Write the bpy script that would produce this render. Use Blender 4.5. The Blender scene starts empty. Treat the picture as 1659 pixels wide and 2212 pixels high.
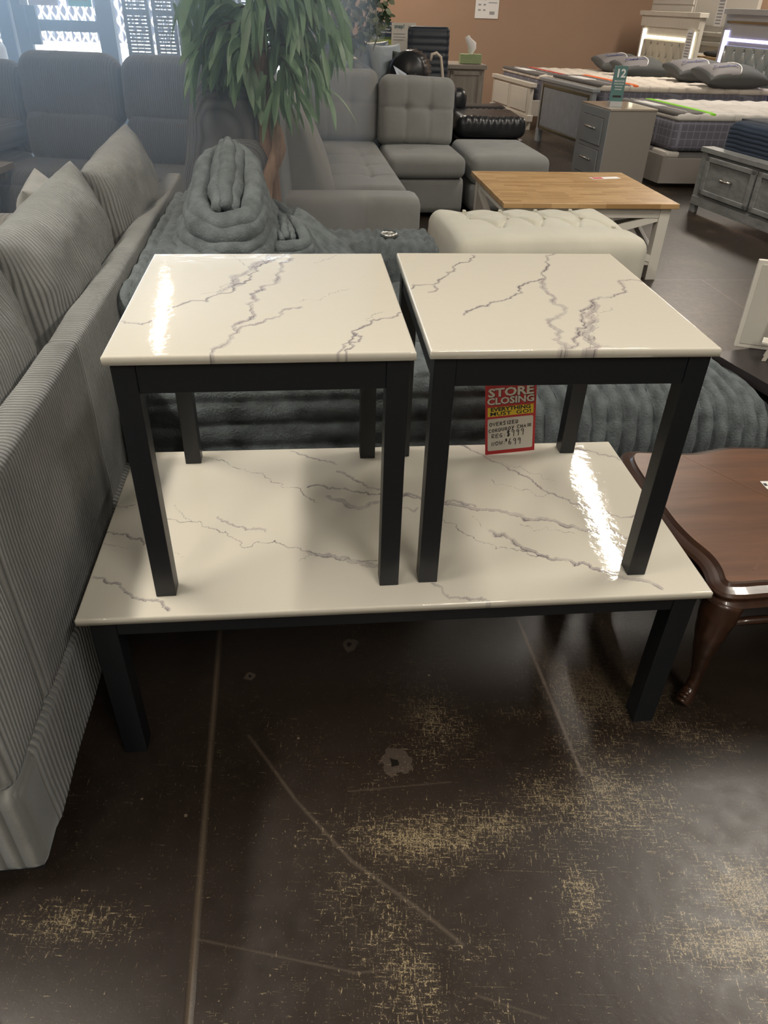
import bpy, bmesh, math, random
import numpy as np
from mathutils import Vector, Matrix, noise
C = bpy.context.scene.collection
PI = math.pi
R = math.radians
random.seed(7)

# ------------------------------------------------------------------ materials
class NT:
    def __init__(s, name):
        s.m = bpy.data.materials.new(name); s.m.use_nodes = True
        s.t = s.m.node_tree; s.b = s.t.nodes['Principled BSDF']
        s.co = s.n('ShaderNodeTexCoord')
    def n(s, kind, **kw):
        x = s.t.nodes.new(kind)
        for k, v in kw.items():
            if hasattr(x, k): setattr(x, k, v)
            else: x.inputs[k].default_value = v
        return x
    def l(s, a, b): s.t.links.new(a, b)
    def math(s, op, a, b=None, c=None, clamp=False):
        x = s.n('ShaderNodeMath', operation=op); x.use_clamp = clamp
        for i, v in enumerate((a, b, c)):
            if v is None: continue
            if isinstance(v, (int, float)): x.inputs[i].default_value = v
            else: s.l(v, x.inputs[i])
        return x.outputs[0]
    def mix(s, fac, a, b):
        x = s.n('ShaderNodeMix', data_type='RGBA')
        for i, v in ((0, fac), (6, a), (7, b)):
            if isinstance(v, (int, float)): x.inputs[i].default_value = v
            elif isinstance(v, tuple): x.inputs[i].default_value = (*v, 1) if len(v) == 3 else v
            else: s.l(v, x.inputs[i])
        return x.outputs[2]
    def mapped(s, scale=(1,1,1), rot=(0,0,0), loc=(0,0,0), src='Object'):
        mp = s.n('ShaderNodeMapping'); mp.inputs['Scale'].default_value = scale
        mp.inputs['Rotation'].default_value = rot; mp.inputs['Location'].default_value = loc
        s.l(s.co.outputs[src], mp.inputs[0]); return mp.outputs[0]
    def noise(s, scale, vec=None, detail=3, rough=.5, dist=0.):
        x = s.n('ShaderNodeTexNoise'); x.inputs['Scale'].default_value = scale
        x.inputs['Detail'].default_value = detail; x.inputs['Roughness'].default_value = rough
        x.inputs['Distortion'].default_value = dist
        s.l(vec if vec is not None else s.co.outputs['Object'], x.inputs['Vector']); return x.outputs['Fac']
    def ramp(s, fac, stops):
        x = s.n('ShaderNodeValToRGB'); e = x.color_ramp.elements
        while len(e) < len(stops): e.new(.5)
        for i, (p, c) in enumerate(stops):
            e[i].position = p; e[i].color = (*c, 1) if isinstance(c, tuple) else (c, c, c, 1)
        s.l(fac, x.inputs[0]); return x.outputs[0]
    def bump(s, h, strength=.5, dist=.002, prev=None):
        x = s.n('ShaderNodeBump'); x.inputs['Strength'].default_value = strength; x.inputs['Distance'].default_value = dist
        s.l(h, x.inputs['Height'])
        if prev is not None: s.l(prev, x.inputs['Normal'])
        s.l(x.outputs[0], s.b.inputs['Normal']); return x.outputs[0]

def flat(name, col, rough=.5, metal=0., spec=.5, var=.0, vscale=30, bump=0., bscale=200, emit=None, coat=0., alpha=None, trans=None):
    t = NT(name); b = t.b
    b.inputs['Roughness'].default_value = rough; b.inputs['Metallic'].default_value = metal
    b.inputs['Specular IOR Level'].default_value = spec; b.inputs['Coat Weight'].default_value = coat
    if var:
        f = t.noise(vscale)
        t.l(t.mix(f, tuple(c*(1-var) for c in col), tuple(min(1, c*(1+var)) for c in col)), b.inputs['Base Color'])
    else: b.inputs['Base Color'].default_value = (*col, 1)
    if bump: t.bump(t.noise(bscale), bump, .001)
    if emit:
        b.inputs['Emission Color'].default_value = (*emit[0], 1); b.inputs['Emission Strength'].default_value = emit[1]
    if trans: b.inputs['Transmission Weight'].default_value = trans
    return t.m

def fabric(name, col, axis=None, period=.006, rib=.0015, fuzz=.4, wob=.0, blotch=.18, bscale=7, groove=.35, sheen=.35, sheen_col=(.75,.8,.85), fscale=900, fdist=.001):
    """woven / corduroy pile; ribs are planes of constant object coordinate along axis"""
    t = NT(name); b = t.b
    b.inputs['Roughness'].default_value = .95; b.inputs['Specular IOR Level'].default_value = .15
    b.inputs['Sheen Weight'].default_value = sheen; b.inputs['Sheen Roughness'].default_value = .45
    b.inputs['Sheen Tint'].default_value = (*sheen_col, 1)
    f = t.noise(bscale, detail=4)
    f2 = t.noise(bscale*18, detail=2)
    fac = t.math('ADD', t.math('MULTIPLY', f, .75), t.math('MULTIPLY', f2, .25))
    fac = t.ramp(fac, [(.32, 0.), (.68, 1.)])
    base = t.mix(fac, tuple(c*(1-blotch) for c in col), tuple(c*(1+blotch) for c in col))
    fz = t.noise(fscale, detail=3)
    if axis is not None:
        sx = t.n('ShaderNodeSeparateXYZ')
        v = t.co.outputs['Object']
        if wob:
            nn = t.n('ShaderNodeTexNoise'); nn.inputs['Scale'].default_value = 5.; nn.inputs['Detail'].default_value = 1
            t.l(v, nn.inputs['Vector'])
            va = t.n('ShaderNodeVectorMath', operation='MULTIPLY_ADD'); t.l(nn.outputs['Color'], va.inputs[0])
            va.inputs[1].default_value = (wob, wob, wob); t.l(v, va.inputs[2]); v = va.outputs[0]
        t.l(v, sx.inputs[0])
        s = t.math('SINE', t.math('MULTIPLY', sx.outputs[axis], 2*PI/period))
        h = t.math('POWER', t.math('ADD', t.math('MULTIPLY', s, .5), .5), .6)
        base = t.mix(h, tuple(c*(1-groove) for c in col), base)  # shade between the ribs is darkened into the base colour
        n1 = t.bump(h, 1., rib)
        t.bump(fz, fuzz, fdist, n1)
    else:
        t.bump(fz, fuzz, fdist)
    t.l(base, b.inputs['Base Color'])
    return t.m

# ------------------------------------------------------------------ mesh builders
class MB:
    def __init__(s): s.v = []; s.f = []; s.mi = []; s.cur = 0
    def add(s, vs, fs, M=None):
        o = len(s.v)
        if M is not None: vs = [tuple(M @ Vector(v)) for v in vs]
        s.v += [tuple(v) for v in vs]; s.f += [tuple(o+i for i in f) for f in fs]; s.mi += [s.cur]*len(fs); return s
    def box(s, x0, x1, y0, y1, z0, z1, M=None):
        vs = [(x, y, z) for z in (z0, z1) for y in (y0, y1) for x in (x0, x1)]
        return s.add(vs, [(0,2,3,1),(4,5,7,6),(0,1,5,4),(2,6,7,3),(0,4,6,2),(1,3,7,5)], M)
    def hexa(s, bot, top):
        return s.add(list(bot)+list(top), [(3,2,1,0),(4,5,6,7),(0,1,5,4),(1,2,6,5),(2,3,7,6),(3,0,4,7)])
    def prism(s, poly, z0, z1, M=None):
        n = len(poly); vs = [(x,y,z0) for x,y in poly]+[(x,y,z1) for x,y in poly]
        fs = [tuple(range(n-1,-1,-1)), tuple(range(n,2*n))]+[(i,(i+1)%n,n+(i+1)%n,n+i) for i in range(n)]
        return s.add(vs, fs, M)
    def tube(s, pts, rad, n=10, cap=True, sq=1., M=None):
        pts = [Vector(p) for p in pts]; vs = []; fs = []
        if isinstance(rad, (int, float)): rad = [rad]*len(pts)
        up = Vector((0,0,1)); d = (pts[1]-pts[0]).normalized()
        if abs(d.z) > .95: up = Vector((1,0,0))
        for i, p in enumerate(pts):
            d = (pts[min(i+1, len(pts)-1)]-pts[max(i-1, 0)]).normalized()
            a = d.cross(up).normalized(); b = a.cross(d).normalized(); up = b
            for k in range(n):
                t = 2*PI*k/n; vs.append(p+(a*math.cos(t)+b*math.sin(t)*sq)*rad[i])
        for i in range(len(pts)-1):
            for k in range(n): fs.append((i*n+k, i*n+(k+1)%n, (i+1)*n+(k+1)%n, (i+1)*n+k))
        if cap: fs += [tuple(range(n-1,-1,-1)), tuple(range((len(pts)-1)*n, len(pts)*n))]
        return s.add(vs, fs, M)
    def lathe(s, prof, n=24, M=None):
        vs = [(r*math.cos(2*PI*k/n), r*math.sin(2*PI*k/n), z) for r, z in prof for k in range(n)]
        fs = [(i*n+k, i*n+(k+1)%n, (i+1)*n+(k+1)%n, (i+1)*n+k) for i in range(len(prof)-1) for k in range(n)]
        fs += [tuple(range(n-1,-1,-1)), tuple(range((len(prof)-1)*n, len(prof)*n))]
        return s.add(vs, fs, M)
    def build(s, name, mat, parent=None, smooth=False, bevel=0., seg=2, sub=0):
        me = bpy.data.meshes.new(name); me.from_pydata(s.v, [], s.f)
        bm = bmesh.new(); bm.from_mesh(me); bmesh.ops.recalc_face_normals(bm, faces=bm.faces) if len(s.f) < 4000 else None
        bm.to_mesh(me); bm.free()
        for m in (mat if isinstance(mat, (list, tuple)) else [mat]): me.materials.append(m)
        if max(s.mi, default=0): me.polygons.foreach_set('material_index', s.mi)
        if smooth: me.polygons.foreach_set('use_smooth', [True]*len(me.polygons))
        o = bpy.data.objects.new(name, me); C.objects.link(o)
        if parent: o.parent = parent
        if bevel:
            m = o.modifiers.new('bevel', 'BEVEL'); m.width = bevel; m.segments = seg; m.limit_method = 'ANGLE'
            m.harden_normals = False
            me.polygons.foreach_set('use_smooth', [True]*len(me.polygons))
            w = o.modifiers.new('wn', 'WEIGHTED_NORMAL')
        if sub: m = o.modifiers.new('sub', 'SUBSURF'); m.levels = sub; m.render_levels = sub
        return o

def lattice(sx, sy, sz, r, n):
    """rounded box surface: returns points, normals, uvw in -1..1, faces"""
    nx, ny, nz = n; idx = {}; P = []; F = []
    def key(i, j, k):
        if (i,j,k) not in idx: idx[(i,j,k)] = len(P); P.append((i,j,k))
        return idx[(i,j,k)]
    for i in range(nx):
        for j in range(ny):
            F.append((key(i,j,nz), key(i+1,j,nz), key(i+1,j+1,nz), key(i,j+1,nz)))
            F.append((key(i,j+1,0), key(i+1,j+1,0), key(i+1,j,0), key(i,j,0)))
    for i in range(nx):
        for k in range(nz):
            F.append((key(i,0,k), key(i+1,0,k), key(i+1,0,k+1), key(i,0,k+1)))
            F.append((key(i,ny,k+1), key(i+1,ny,k+1), key(i+1,ny,k), key(i,ny,k)))
    for j in range(ny):
        for k in range(nz):
            F.append((key(0,j+1,k), key(0,j,k), key(0,j,k+1), key(0,j+1,k+1)))
            F.append((key(nx,j,k), key(nx,j+1,k), key(nx,j+1,k+1), key(nx,j,k+1)))
    G = np.array(P, float)/np.array([nx,ny,nz])*2-1
    h = np.array([sx,sy,sz])/2; r = min(r, h.min()*.999)
    X = G*h; inner = np.clip(X, -(h-r), h-r); d = X-inner
    L = np.linalg.norm(d, axis=1, keepdims=True); N = d/np.maximum(L, 1e-9)
    return inner+N*r, N, G, F

def soft(name, mat, parent, size, loc=(0,0,0), rot=(0,0,0), r=.05, n=(24,24,8), disp=None, smooth=True, wr=0., wf=6., seed=0):
    P, N, G, F = lattice(*size, r, n)
    P = P.copy()
    if disp is not None:
        out = disp(P, N, G)
        if isinstance(out, tuple): P = out[0]+N*out[1][:, None]
        elif out.ndim == 1: P = P+N*out[:, None]
        else: P = out
    if wr:
        w = np.array([noise.noise(Vector((p[0]*wf+seed, p[1]*wf, p[2]*wf))) for p in P]); P = P+N*(w*wr)[:, None]
    M = Matrix.Translation(loc) @ (Matrix.Rotation(rot[2],4,'Z') @ Matrix.Rotation(rot[1],4,'Y') @ Matrix.Rotation(rot[0],4,'X'))
    A = np.array(M)[:3,:3]; P = P @ A.T + np.array(loc)
    me = bpy.data.meshes.new(name); me.from_pydata(P.tolist(), [], F)
    me.materials.append(mat); me.polygons.foreach_set('use_smooth', [smooth]*len(F))
    o = bpy.data.objects.new(name, me); C.objects.link(o)
    if parent: o.parent = parent
    return o

def puff(ax, amt):
    """bulge on the two faces along axis ax"""
    o = [i for i in range(3) if i != ax]
    def f(P, N, G):
        return amt*(1-G[:,o[0]]**2)*(1-G[:,o[1]]**2)*np.abs(G[:,ax])**2
    return f
def tufts(size, spots, depth=.02, rad=.05, base=None, crease=.0, ax=2, seams=()):
    h = np.array(size)/2; o = [i for i in range(3) if i != ax]
    def f(P, N, G):
        d = base(P, N, G) if base else np.zeros(len(P))
        top = (G[:,ax] > .3)*1.
        for (a, b) in spots:
            r2 = (P[:,o[0]]-a)**2+(P[:,o[1]]-b)**2
            d = d-top*depth*np.exp(-np.sqrt(r2)/rad)
        for (a0,b0,a1,b1) in seams:
            q = np.stack([P[:,o[0]]-a0, P[:,o[1]]-b0], 1); v = np.array([a1-a0, b1-b0]); tt = np.clip(q@v/(v@v), 0, 1)
            dd = np.linalg.norm(q-tt[:,None]*v, axis=1); d = d-top*crease*np.exp(-(dd/.012)**2)
        return d
    return f
def pillow(name, mat, parent, w, h, t, M, nu=44, nv=36, pinch=.10, rib=None, ribamp=0., wr=.006, seed=1, edge=.0, sag=0.):
    """soft cushion with pinched seams; u along w, v along h, thickness along local z; M places it"""
    us = np.sin(np.linspace(-PI/2, PI/2, nu+1)); vs = np.sin(np.linspace(-PI/2, PI/2, nv+1))
    P = []; F = []; idx = {}
    for side in (1, -1):
        for i, u in enumerate(us):
            for j, v in enumerate(vs):
                bd = i in (0, nu) or j in (0, nv)
                if bd and side == -1: idx[(side,i,j)] = idx[(1,i,j)]; continue
                th = t/2*((1-abs(u)**2.6)*(1-abs(v)**2.6))**.5 + (0 if bd else edge)
                x = w/2*u*(1-pinch*(1-v*v)); y = h/2*v*(1-pinch*(1-u*u))
                p = Vector((x, y, 0))
                k = noise.noise(Vector((x*7+seed*3, y*7, side)))*wr*2+noise.noise(Vector((x*22+seed, y*16, side*2)))*wr
                k *= (1-max(abs(u), abs(v))**8)
                rb = 0
                if rib: rb = ribamp*(abs(math.cos(PI*rib(x, y, side)))**.6)*(0.25 if bd else 1)
                z = side*(th+k+rb) if not bd else 0
                if sag: z -= sag*(x/w*2)**2
                idx[(side,i,j)] = len(P); P.append((x, y, z))
        for i in range(nu):
            for j in range(nv):
                q = (idx[(side,i,j)], idx[(side,i+1,j)], idx[(side,i+1,j+1)], idx[(side,i,j+1)])
                F.append(q if side == 1 else q[::-1])
    mb = MB(); mb.add(P, F, M)
    return mb.build(name, mat, parent, smooth=True)

def TR(loc, rx=0, ry=0, rz=0):
    return Matrix.Translation(loc) @ Matrix.Rotation(rz,4,'Z') @ Matrix.Rotation(ry,4,'Y') @ Matrix.Rotation(rx,4,'X')

def thing(name, label, cat, loc=(0,0,0), rz=0., group=None):
    o = bpy.data.objects.new(name, None); C.objects.link(o); o.empty_display_size = .05
    o.location = loc; o.rotation_euler = (0,0,rz); o['label'] = label; o['category'] = cat
    if group: o['group'] = group
    return o
def tag(o, label, cat, group=None, kind=None):
    o['label'] = label; o['category'] = cat
    if group: o['group'] = group
    if kind: o['kind'] = kind
    return o
def struct(o): o['kind'] = 'structure'; return o

def text_mesh(name, s, size, mat, parent, M, bold=0., depth=.0003, align='CENTER', sx=1.):
    cu = bpy.data.curves.new(name, 'FONT'); cu.body = s; cu.size = size; cu.offset = bold; cu.extrude = depth
    cu.align_x = align; cu.align_y = 'CENTER'; cu.resolution_u = 2
    o = bpy.data.objects.new(name+'_tmp', cu); C.objects.link(o)
    me = bpy.data.meshes.new_from_object(o); bpy.data.objects.remove(o)
    me.transform(M @ Matrix.Diagonal((sx,1,1,1))); me.materials.clear(); me.materials.append(mat)
    q = bpy.data.objects.new(name, me); C.objects.link(q); q.parent = parent
    return q
# ------------------------------------------------------------------ palette
m_black = flat('black_painted_wood', (.0065,.0082,.011), .42, bump=.15, bscale=90)
def marble():
    t = NT('veined_gloss_top'); b = t.b
    a = t.n('ShaderNodeAttribute'); a.attribute_name = 'vein'
    t.l(a.outputs['Color'], b.inputs['Base Color'])
    b.inputs['Roughness'].default_value = .035; b.inputs['Specular IOR Level'].default_value = .5
    b.inputs['Coat Weight'].default_value = .25; b.inputs['Coat Roughness'].default_value = .02
    w = t.noise(42, detail=2); w2 = t.noise(420, detail=2); t.bump(t.math('ADD', w, t.math('MULTIPLY', w2, .12)), .12, .002)
    return t.m
m_marble = marble()
m_floor = None
def floor_mat():
    t = NT('stained_concrete'); b = t.b
    big = t.noise(1.7, detail=5)
    fine = t.noise(26, detail=5, rough=.65)
    base = t.mix(t.ramp(big, [(.3, 0.), (.7, 1.)]), (.013,.0092,.0070), (.026,.0175,.0125))
    base = t.mix(t.ramp(fine, [(.35, 0.), (.7, 1.)]), base, (.024,.0165,.012))
    # worn-through flecks: short strokes along both grid directions, gathered in patches
    reg = t.ramp(t.noise(2.6, detail=3), [(.44, 0.), (.66, 1.)])
    sp_ = t.n('ShaderNodeSeparateXYZ'); t.l(t.co.outputs['Object'], sp_.inputs[0])
    reg = t.math('MULTIPLY', reg, t.math('MULTIPLY_ADD', sp_.outputs[0], 1.6, .75, clamp=True))
    wob_ = t.math('MULTIPLY', t.math('SUBTRACT', t.noise(9., detail=3), .5), 1.3)
    for cx, cy, rx, ry, am in ((.09,.80,.13,.045,1.05), (.25,.83,.10,.05,.9), (.36,.90,.06,.05,.9), (.39,.70,.035,.06,1.), (.53,1.,.10,.03,.7), (.71,.72,.09,.05,1.1), (.64,.62,.12,.04,1.1),
                               (-.54,.62,.09,.04,.9), (.34,1.12,.16,.04,.6), (.15,.60,.2,.05,.5)):
        ax = t.math('DIVIDE', t.math('SUBTRACT', sp_.outputs[0], cx), rx); ay = t.math('DIVIDE', t.math('SUBTRACT', sp_.outputs[1], cy), ry)
        g_ = t.math('SUBTRACT', am, t.math('MULTIPLY', t.math('ADD', t.math('SQRT', t.math('ADD', t.math('MULTIPLY', ax, ax), t.math('MULTIPLY', ay, ay))), wob_), .5), clamp=True)
        reg = t.math('MAXIMUM', reg, g_)
    def strokes(sc, thr, rot):
        v = t.mapped(scale=sc, rot=(0,0,rot))
        return t.noise(1., v, detail=5, rough=.75)
    a = strokes((26, 260, 30), .6, .12); c = strokes((230, 40, 30), .6, .12); d = strokes((110, 110, 30), .6, .7)
    thr = t.math('SUBTRACT', .640, t.math('MULTIPLY', reg, .135))
    def over(x): return t.math('MULTIPLY', t.math('SUBTRACT', x, thr), 30., clamp=True)
    fl = t.math('MAXIMUM', over(a), t.math('MAXIMUM', over(c), over(t.math('SUBTRACT', d, .01))))
    # fine long scratches
    v = t.mapped(scale=(3, 260, 3), rot=(0,0,.5)); sc1 = t.math('MULTIPLY', t.math('SUBTRACT', t.noise(1., v, detail=2), .735), 25., clamp=True)
    v = t.mapped(scale=(3, 240, 3), rot=(0,0,-.25)); sc2 = t.math('MULTIPLY', t.math('SUBTRACT', t.noise(1., v, detail=2), .735), 25., clamp=True)
    fl = t.math('MAXIMUM', fl, t.math('MULTIPLY', t.math('MAXIMUM', sc1, sc2), .45))
    sx0 = t.n('ShaderNodeSeparateXYZ'); t.l(t.co.outputs['Object'], sx0.inputs[0])
    wear = t.math('ADD', .22, t.math('MULTIPLY', t.math('MULTIPLY_ADD', sx0.outputs[1], -2.6, 3.3, clamp=True), .78)); fl = t.math('MULTIPLY', fl, wear)
    grit = t.math('MULTIPLY', t.math('SUBTRACT', t.noise(420, detail=2), .44), 14., clamp=True); fl = t.math('MULTIPLY', fl, grit)
    specks = t.math('MULTIPLY', t.math('SUBTRACT', t.noise(300, detail=1), .735), 30., clamp=True); fl = t.math('MAXIMUM', fl, t.math('MULTIPLY', t.math('MULTIPLY', specks, wear), .6))
    base = t.mix(fl, base, (.29,.23,.135))
    # sparse paint drips
    vo = t.n('ShaderNodeTexVoronoi'); vo.inputs['Scale'].default_value = 9.; t.l(t.co.outputs['Object'], vo.inputs['Vector'])
    dots = t.math('LESS_THAN', t.math('ADD', vo.outputs['Distance'], t.math('MULTIPLY', fine, .06)), .062)
    base = t.mix(t.math('MULTIPLY', dots, .55), base, (.26,.21,.15))
    sx = t.n('ShaderNodeSeparateXYZ'); t.l(t.co.outputs['Object'], sx.inputs[0]); X, Y = sx.outputs[0], sx.outputs[1]
    jit = t.math('MULTIPLY', t.math('SUBTRACT', fine, .5), .006)
    def seg(p, q, w):
        dx, dy = q[0]-p[0], q[1]-p[1]; L2 = dx*dx+dy*dy
        ax = t.math('SUBTRACT', X, p[0]); ay = t.math('SUBTRACT', Y, p[1])
        u = t.math('DIVIDE', t.math('ADD', t.math('MULTIPLY', ax, dx), t.math('MULTIPLY', ay, dy)), L2, clamp=True)
        ex = t.math('SUBTRACT', ax, t.math('MULTIPLY', u, dx)); ey = t.math('SUBTRACT', ay, t.math('MULTIPLY', u, dy))
        d = t.math('SQRT', t.math('ADD', t.math('MULTIPLY', ex, ex), t.math('MULTIPLY', ey, ey)))
        return t.math('SUBTRACT', 1., t.math('DIVIDE', t.math('ADD', d, jit), w), clamp=True)
    joint = seg((-.235,.12), (-.291,.506), .0085)
    for p, q in (((-.291,.506),(-.412,1.341)), ((-.412,1.341),(-.9,4.6))):
        joint = t.math('MAXIMUM', joint, seg(p, q, .0085))
    j2 = seg((.37,1.43),(.445,.96), .0065)
    for p, q in (((1.3,4.43),(4.5,4.75)), ((1.90,4.48),(2.1,3.0)), ((2.3,.2),(2.0,3.0))): j2 = t.math('MAXIMUM', j2, seg(p, q, .009))
    arc = None
    pts = [(-.285,1.03),(-.255,.994),(-.16,.874),(-.039,.75),(.084,.667),(.164,.606)]
    for p, q in zip(pts, pts[1:]):
        k = seg(p, q, .0055); arc = k if arc is None else t.math('MAXIMUM', arc, k)
    for p, q in (((-.30,.60),(-.02,.555)), ((-.02,.555),(.1,.57)), ((.182,.527),(.292,.497)), ((-.05,.90),(.16,.93))):
        arc = t.math('MAXIMUM', arc, t.math('MULTIPLY', seg(p, q, .003), .7))
    base = t.mix(t.math('MULTIPLY', arc, .3), base, (.17,.135,.10))
    base = t.mix(t.math('MULTIPLY', j2, .55), base, (.17,.135,.11))
    base = t.mix(t.math('MULTIPLY', joint, t.math('ADD', .15, fine), clamp=True), base, (.12,.09,.06))
    # round patched anchor holes
    for (cx, cy, rr) in ((.044,.976,.034), (-.31,1.20,.012), (-.075,1.32,.02)):
        ax = t.math('SUBTRACT', X, cx); ay = t.math('SUBTRACT', Y, cy)
        d = t.math('SQRT', t.math('ADD', t.math('MULTIPLY', ax, ax), t.math('MULTIPLY', ay, ay)))
        d = t.math('ADD', d, t.math('MULTIPLY', t.math('SUBTRACT', t.noise(45, detail=3), .5), .035))
        base = t.mix(t.math('MULTIPLY', t.math('LESS_THAN', d, rr), .45), base, (.12,.095,.075))
        base = t.mix(t.math('LESS_THAN', d, rr*.22), base, (.010,.008,.006))
    t.l(base, b.inputs['Base Color'])
    rg = t.math('ADD', .26, t.math('MULTIPLY', fine, .22)); t.l(rg, b.inputs['Roughness'])
    b.inputs['Specular IOR Level'].default_value = .45
    h = t.math('SUBTRACT', fine, t.math('MULTIPLY', joint, 3.)); t.bump(h, .25, .002)
    return t.m
m_floor = floor_mat()
m_cord = fabric('taupe_corduroy', (.248,.250,.238), 1, .0108, .0035, .35, 0., .22, 9, .55)
m_cord_base = fabric('taupe_corduroy_base', (.248,.250,.238), 1, .015, .005, .35, 0.006, .22, 9, .5)
m_cord_x = fabric('taupe_corduroy_end', (.248,.250,.238), 0, .030, .010, .35, .0, .22, 9, .38)
m_cord_c = fabric('taupe_corduroy_cushion', (.258,.262,.252), 1, .0125, .004, .35, .03, .24, 9, .35)
m_cord_arm = fabric('pale_corduroy', (.30,.30,.28), 0, .022, .004, .3, 0., .1, 9, .3)
m_plush = fabric('charcoal_plush', (.100,.115,.120), None, fuzz=1., fscale=170, fdist=.004, blotch=.35, bscale=22, sheen=.12, sheen_col=(.6,.66,.7))
m_plush_l = fabric('grey_lightened_plush', (.130,.150,.156), None, fuzz=1., fscale=170, fdist=.004, blotch=.35, bscale=22, sheen=.12, sheen_col=(.6,.66,.7))
m_slate = fabric('slate_corduroy', (.150,.165,.190), 0, .014, .003, .3, .0, .12, 6, .4)
m_slate_flat = fabric('slate_seat', (.16,.17,.185), None, fuzz=.3, blotch=.1)
m_slate_y = fabric('slate_corduroy_side', (.14,.15,.165), 1, .018, .005, .3, .03, .1, 6, .45)
m_grey = fabric('grey_microfiber', (.225,.228,.222), None, fuzz=.15, blotch=.08, bscale=5, sheen=.25)
m_cream = fabric('cream_velvet', (.55,.53,.45), None, fuzz=.15, blotch=.05, bscale=6, sheen=.3)
m_leather = flat('black_leather', (.018,.020,.024), .33, bump=.4, bscale=60, spec=.6)
m_glare_leather = flat('glare_leather', (.15,.18,.22), .38, bump=.4, bscale=40)  # black leather with its bluish glare put into the colour
m_office = flat('black_office_leather', (.022,.030,.045), .42, bump=.3, bscale=60)
m_wall_brown = flat('brown_wall_paint', (.36,.235,.160), .8, var=.04, vscale=3, bump=.15, bscale=160)
m_wall_grey = flat('pale_wall_paint', (.55,.52,.47), .8, var=.04, vscale=3)
m_ceiling = flat('ceiling_paint', (.46,.45,.42), .9, var=.05, vscale=2)
m_white = flat('white_lacquer', (.66,.63,.57), .35)
m_offwhite = flat('antique_white_paint', (.60,.56,.49), .45, var=.08, vscale=20)
m_silver = flat('silver_paint', (.42,.45,.48), .3, metal=.35)
m_silver_panel = flat('brushed_silver_panel', (.40,.44,.50), .3, metal=.5, var=.2, vscale=14)
m_gold = flat('mirror_trim', (.30,.27,.18), .2, metal=.9)
m_greypaint = flat('warm_grey_laminate', (.27,.245,.22), .4)
m_greyfront = flat('grey_drawer_front', (.30,.32,.335), .3)
m_dark = flat('black_edge', (.01,.01,.012), .6)
m_metal = flat('brushed_nickel', (.62,.60,.56), .28, metal=1.)
m_greywood = None
def wood(name, a, b_, scale, rough=.45, axis=0, coat=0.):
    t = NT(name); sc = [scale*6]*3; sc[axis] = scale*.6
    v = t.mapped(scale=tuple(sc)); f = t.noise(1., v, detail=6, rough=.6, dist=.4)
    t.l(t.mix(t.ramp(f, [(.3, 0.), (.7, 1.)]), a, b_), t.b.inputs['Base Color'])
    t.b.inputs['Roughness'].default_value = rough; t.b.inputs['Coat Weight'].default_value = coat
    t.bump(f, .1, .001); return t.m
m_greywood = wood('grey_washed_wood', (.16,.165,.165), (.27,.275,.27), 5, axis=1)
m_desk = wood('greige_oak', (.24,.21,.18), (.36,.32,.28), 4, axis=2)
m_desktop = wood('greige_oak_top', (.24,.21,.18), (.36,.32,.28), 4, axis=0)
m_cherry = wood('brown_cherry', (.085,.034,.016), (.165,.070,.034), 4, .35, 0, .25)
m_cherry_dark = wood('dark_carved_cherry', (.026,.011,.006), (.055,.024,.013), 6, .3, 1, .3)
m_blackwood = flat('espresso_table', (.022,.017,.018), .35)
m_bark = wood('reddish_driftwood', (.17,.105,.07), (.36,.25,.18), 16, .8, 2)
m_bark_dark = wood('dark_bark', (.05,.032,.024), (.13,.085,.06), 9, .8, 2)
def butcher():
    t = NT('butcher_block'); 
    br = t.n('ShaderNodeTexBrick'); br.inputs['Scale'].default_value = 1.
    for k, v in (('Brick Width', .16), ('Row Height', .035), ('Mortar Size', .0006), ('Bias', 0.)): br.inputs[k].default_value = v
    br.inputs['Color1'].default_value = (.36,.215,.09,1); br.inputs['Color2'].default_value = (.56,.37,.18,1); br.inputs['Mortar'].default_value = (.28,.16,.07,1)
    t.l(t.co.outputs['Object'], br.inputs['Vector'])
    v = t.mapped(scale=(6, 60, 6)); f = t.noise(1., v, detail=5)
    t.l(t.mix(t.math('MULTIPLY', f, .45), br.outputs['Color'], (.30,.17,.07)), t.b.inputs['Base Color'])
    t.b.inputs['Roughness'].default_value = .38; return t.m
m_butcher = butcher()
def leaf(name, col):
    t = NT(name); f = t.noise(12); c = t.mix(f, tuple(x*.6 for x in col), tuple(x*1.35 for x in col))
    t.l(c, t.b.inputs['Base Color']); t.b.inputs['Roughness'].default_value = .42
    tr = t.n('ShaderNodeBsdfTranslucent'); t.l(c, tr.inputs[0])
    mx = t.n('ShaderNodeMixShader'); mx.inputs[0].default_value = .35
    t.l(t.b.outputs[0], mx.inputs[1]); t.l(tr.outputs[0], mx.inputs[2])
    t.l(mx.outputs[0], t.t.nodes['Material Output'].inputs[0]); return t.m
m_leaf = leaf('willow_leaf', (.18,.31,.18)); m_leaf_small = leaf('small_dark_leaf', (.045,.075,.04)); m_leaf_pale = leaf('variegated_leaf', (.30,.36,.24))
def clear_glass():
    t = NT('clear_glass'); a = t.n('ShaderNodeBsdfTransparent'); a.inputs[0].default_value = (.93,.96,1.,1); g = t.n('ShaderNodeBsdfGlossy'); g.inputs['Roughness'].default_value = .02
    f = t.n('ShaderNodeFresnel'); m = t.n('ShaderNodeMixShader'); t.l(f.outputs[0], m.inputs[0]); t.l(a.outputs[0], m.inputs[1]); t.l(g.outputs[0], m.inputs[2])
    t.l(m.outputs[0], t.t.nodes['Material Output'].inputs[0]); return t.m
m_glass = clear_glass()
m_frame = flat('dark_window_frame', (.03,.045,.07), .4)
m_fence = flat('white_fence_wire', (.75,.75,.72), .6)
m_slats = flat('pale_fence_slats', (.24,.24,.32), .7)
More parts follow.
